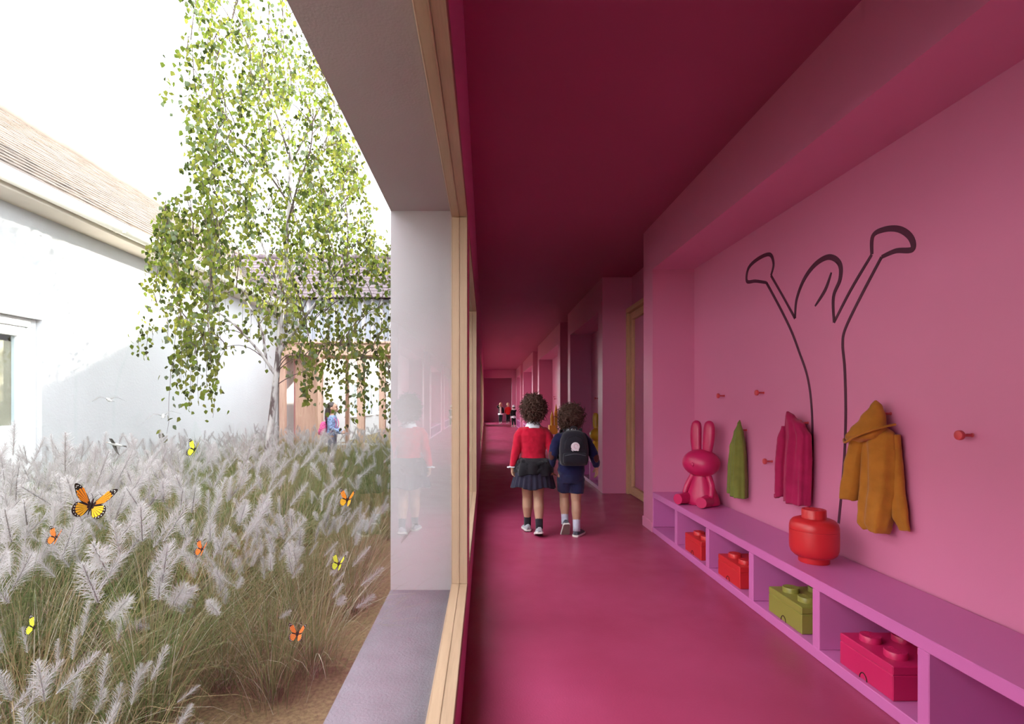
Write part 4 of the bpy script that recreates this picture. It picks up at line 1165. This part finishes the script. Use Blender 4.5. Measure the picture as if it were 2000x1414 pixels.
M['jean'] = cl('grey_blue_cloth', (0.16, 0.18, 0.26, 1)); M['pink_pack'] = plain('pink_floral', (0.66, 0.10, 0.26, 1), .8, .2, .6, 40)
down = lambda sx, f=0: ((sx*.112, 0, .872), (sx*.160, -.01, .72), (sx*.172, .02 + f, .58), (0, .1, -1), (-sx*.3, .9, 0), (-sx*.9, -.2, 0))
raised = lambda sx: ((sx*.112, 0, .872), (sx*.190, .03, .95), (sx*.075, .09, 1.045), (-sx*.9, .3, .4), (0, .2, 1), (0, -1, 0))
point = lambda sx: ((sx*.112, 0, .872), (sx*.25, .03, .90), (sx*.39, .06, .97), (sx*1, .1, .25), (0, .2, 1), (0, -.2, -1))
figure('blonde child in a black jacket over a pale top, at the hall end', (.83, 28.4, 0), PI - .05, .96, SK2, 'black_cloth', 'black_cloth', 'hair_bl', [raised(1), down(-1)], (.55, .935), skirt_=([(.60, .105, .085), (.55, .14, .12), (.49, .155, .135)], 'white_cloth'), long_hair=True, front='pale_top')
figure('fair-haired child in a red coat and dark trousers at the hall end', (1.235, 28.5, 0), PI + .1, .96, SK2, 'red_coat', 'black_cloth', 'hair_bl', [down(1), down(-1)], (.50, .935))
figure('small child in black with a white hood, pointing at the hall end', (1.335, 24.6, 0), .25, .86, SK2, 'black_cloth', 'black_cloth', 'hair_dk', [down(-1), point(1)], (.52, .935), skirt_=([(.60, .115, .095), (.53, .150, .130), (.47, .168, .145)], 'white_cloth'), hood='white_cloth')
hold = lambda sx: ((sx*.112, 0, .872), (sx*.150, .015, .70), (sx*.055, .185, .60), (-sx*.45, .8, .15), (0, 0, 1), (-sx*.9, -.1, 0))
GL = Vector((-2.86, 9.75, -.03))
figure('child with long dark hair in a blue floral top, standing in profile in the walkway', GL, -PI/2, 1.0, SK, 'floral', 'jean', 'hair_dk', [hold(-1), hold(1)], (.56, .935), long_hair=True, vox=.006, stride=.03)
t = thing('backpack', 'pink patterned backpack on the child standing in the walkway', 'backpack', (0, 0, 0))
MB().ellrings([(0, -.150, .55, .085, .040), (0, -.158, .57, .100, .060), (0, -.160, .66, .105, .066), (0, -.155, .76, .098, .058), (0, -.145, .81, .070, .040)], 30, p=3).build('pack_body', M['pink_pack'], t, True)
MB().ellrings([(0, -.222, .57, .070, .018), (0, -.226, .62, .078, .022), (0, -.222, .68, .070, .016)], 24, p=3).build('front_pocket', M['pink_pack'], t, True)
for sx in (-1, 1):
    MB().tube(smooth_pts([(sx*.066, -.11, .80), (sx*.078, -.06, .905), (sx*.082, .02, .915), (sx*.084, .092, .82), (sx*.090, .084, .70), (sx*.120, -.02, .60), (sx*.095, -.12, .58)], 5), .014, 8, flat=.35, ref=(0, 0, 1)).build('strap', M['pink_pack'], t, True)
t.location = GL; t.rotation_euler.z = -PI/2
t = thing('phone', 'small dark phone held by the child in the walkway', 'phone', (0, 0, 0))
MB().cbox((-.032, .225, .585), (.032, .305, .598), .003).build('case', M['black_cloth'], t)
MB().box((-.027, .230, .598), (.027, .300, .5995)).build('screen', M['eye'], t)
t.location = GL; t.rotation_euler.z = -PI/2

# ------------------------------------------------------------------ butterflies and birds
def wing_mats(n, c1, c2):
    return leafy('wing_' + n, c1, .35, .1), leafy('hind_wing_' + n, c2, .35, .1)
WM = {'orange': wing_mats('orange', (0.80, 0.24, 0.02, 1), (0.86, 0.42, 0.03, 1)), 'red': wing_mats('rust', (0.72, 0.17, 0.035, 1), (0.74, 0.20, 0.04, 1)), 'yellow': wing_mats('yellow', (0.66, 0.62, 0.05, 1), (0.66, 0.66, 0.05, 1))}
M['wing_black'] = leafy('wing_black', (0.018, 0.014, 0.012, 1), .1); M['wing_dot'] = leafy('wing_dot', (0.85, 0.82, 0.74, 1), .3)
fore = smooth_pts([(.02, .06, 0), (.20, .34, 0), (.44, .58, 0), (.62, .64, 0), (.66, .56, 0), (.56, .36, 0), (.44, .20, 0), (.20, .04, 0)], 4, True)
hind = smooth_pts([(.02, .02, 0), (.22, .08, 0), (.42, .06, 0), (.50, -.10, 0), (.46, -.30, 0), (.30, -.40, 0), (.14, -.32, 0), (.04, -.14, 0)], 4, True)
def cells(pts, root, n, lo, hi, r0, r1):      # coloured cells between dark veins
    out = []; root = Vector(root); m = len(pts)
    angs = sorted((math.atan2((p - root).y, (p - root).x), (p - root).length) for p in pts)
    def rad(a):
        return max((l for aa, l in angs if abs(aa - a) < .16), default=.2)
    for i in range(n):
        a0 = lo + (hi-lo)*i/n; a1 = lo + (hi-lo)*(i+1)/n; g_ = (a1-a0)*.11
        q = []
        for a, r in ((a0+g_, r0), (a0+g_, r1), ((a0+a1)/2, r1*1.04), (a1-g_, r1), (a1-g_, r0)):
            R_ = rad(a)*r; q.append(root + Vector((math.cos(a), math.sin(a), 0))*R_)
        out.append(q)
    return out
def butterfly(loc, rot, span, kind, label, flap=.45):
    t = thing('butterfly', label, 'butterfly', (0, 0, 0), 'butterflies over the grass')
    MB().tube([(0, .26, 0), (0, .16, .01), (0, .05, .01), (0, -.10, 0), (0, -.26, -.01)], [.022, .034, .040, .026, .012], 8, round_ends=True).build('body', M['wing_black'], t, True)
    for sx in (-1, 1): MB().tube(smooth_pts([(sx*.012, .27, .01), (sx*.05, .36, .04), (sx*.10, .43, .05)], 3), .006, 4).build('antenna', M['wing_black'], t, True)
    for sx in (-1, 1):
        for nm, outl, root, n, lo, hi in (('fore_wing', fore, (.03, .06, 0), 5, .22, .98), ('hind_wing', hind, (.03, 0, 0), 6, -1.25, .16)):
            mb = MB(); k = len(outl)
            mb.rings([[(p.x, p.y, -.004) for p in outl], [(p.x, p.y, .004) for p in outl]])
            mi = 1 if nm == 'fore_wing' else 2
            for q in cells(outl, root, n, lo, hi, .16, .72 if mi == 1 else .78):
                for z in (.007, -.007): mb.add([Vector((p.x, p.y, z)) for p in q], [tuple(range(5))] if z > 0 else [tuple(reversed(range(5)))], mi)
            for j in range(0, k):
                p = outl[j]
                if p.length > .40 and j % 2 == 0:
                    c_ = p*.90
                    for z in (.006, -.006): mb.add([c_ + Vector((.018*math.cos(a), .018*math.sin(a), z)) for a in (0, 1.57, 3.14, 4.71)], [(0, 1, 2, 3)], 3)
            Rm = Matrix.Rotation(-flap, 4, 'Y')
            mb.xf(Rm)
            if sx < 0: mb.xf(Matrix.Scale(-1, 4, (1, 0, 0)))
            mb.build(nm, [M['wing_black'], WM[kind][0], WM[kind][1], M['wing_dot']], t)
    t.location = loc; t.rotation_euler = rot; sc_ = span/1.25; t.scale = (sc_, sc_, sc_)
for px, py, d, span, kind, rot, lab in [
    (177, 990, 1.42, .103, 'orange', (1.15, .25, .52), 'largest orange butterfly with black veins, over the grass by the white door'),
    (381, 880, 2.5, .100, 'yellow', (1.15, 0, -.55), 'yellow butterfly highest over the grass before the birch'),
    (110, 1052, 1.62, .066, 'red', (1.1, 0, -.35), 'rust orange butterfly just below the largest orange one'),
    (395, 1075, 1.65, .060, 'red', (1.1, 0, -.5), 'rust orange butterfly in mid garden among the feathery heads'),
    (662, 1103, 2.1, .078, 'yellow', (1.1, 0, -.5), 'yellow butterfly over the tan grass close to the concrete sill'),
    (679, 978, 2.6, .104, 'orange', (1.1, 0, -.4), 'bright orange butterfly nearest the pale window reveal'),
    (581, 1240, 1.58, .060, 'red', (1.1, 0, -.15), 'rust orange butterfly low over the ochre gravel edge'),
    (67, 1228, 1.2, .050, 'yellow', (1.1, 0, -.5), 'small yellow butterfly lowest in the near grass')]:
    butterfly(P(px, py, d), rot, span, kind, lab)

M['gull'] = plain('grey_feather', (0.17, 0.165, 0.155, 1), .8, .2, .15, 30); M['gull_body'] = plain('white_feather', (0.36, 0.355, 0.33, 1), .8, .2, .05, 30)
def bird(loc, rot, span, label, bend=.42, drop=.5):
    t = thing('bird', label, 'bird', (0, 0, 0), 'gulls before the white wall')
    b = MB().tube([(0, -.26, 0), (0, -.16, 0), (0, -.02, -.005), (0, .12, 0), (0, .19, .012), (0, .24, .014), (0, .285, .006)], [.012, .032, .052, .046, .030, .026, .004], 12, round_ends=True)
    b.build('body', M['gull_body'], t, True)
    MB().rings([[(-.03, -.22, -.004), (.03, -.22, -.004), (.055, -.36, -.004), (-.055, -.36, -.004)], [(-.03, -.22, .004), (.03, -.22, .004), (.055, -.36, .004), (-.055, -.36, .004)]]).build('tail', M['gull'], t)
    MB().tube([(0, .28, .006), (0, .325, .0)], [.009, .002], 6).build('beak', M['mustard'], t)
    for sx in (-1, 1):
        rings = []
        for u, ch, sw in ((.03, .15, .0), (.15, .145, .035), (.27, .13, .045), (.38, .10, -.005), (.48, .065, -.075), (.54, .02, -.14)):
            uu = min(u, .24); vv = max(0, u - .24)
            x = uu*math.cos(bend) + vv*math.cos(-drop); z = uu*math.sin(bend) + vv*math.sin(-drop)
            y_ = .06 + sw
            rings.append([(sx*x, y_ + ch*.5, z), (sx*x, y_ + ch*.1, z + .010*ch/.15), (sx*x, y_ - ch*.5, z - .004), (sx*x, y_ + ch*.1, z - .006*ch/.15)])
        MB().rings(rings).build('wing', M['gull'], t, True)
    t.location = loc; t.rotation_euler = rot; k = span/.98; t.scale = (k, k, k)
bird(P(213, 781, 4.2), (.15, 0, .9), .235, 'gull with spread wings, uppermost of three before the white wall')
bird(P(319, 813, 4.2), (.15, -.2, .5), .255, 'gull flying nearest the birch, in front of the white wall', .5, .45)
bird(P(226, 868, 4.2), (.3, .7, 1.9), .225, 'gull banking low above the grass tops', .15, .5)
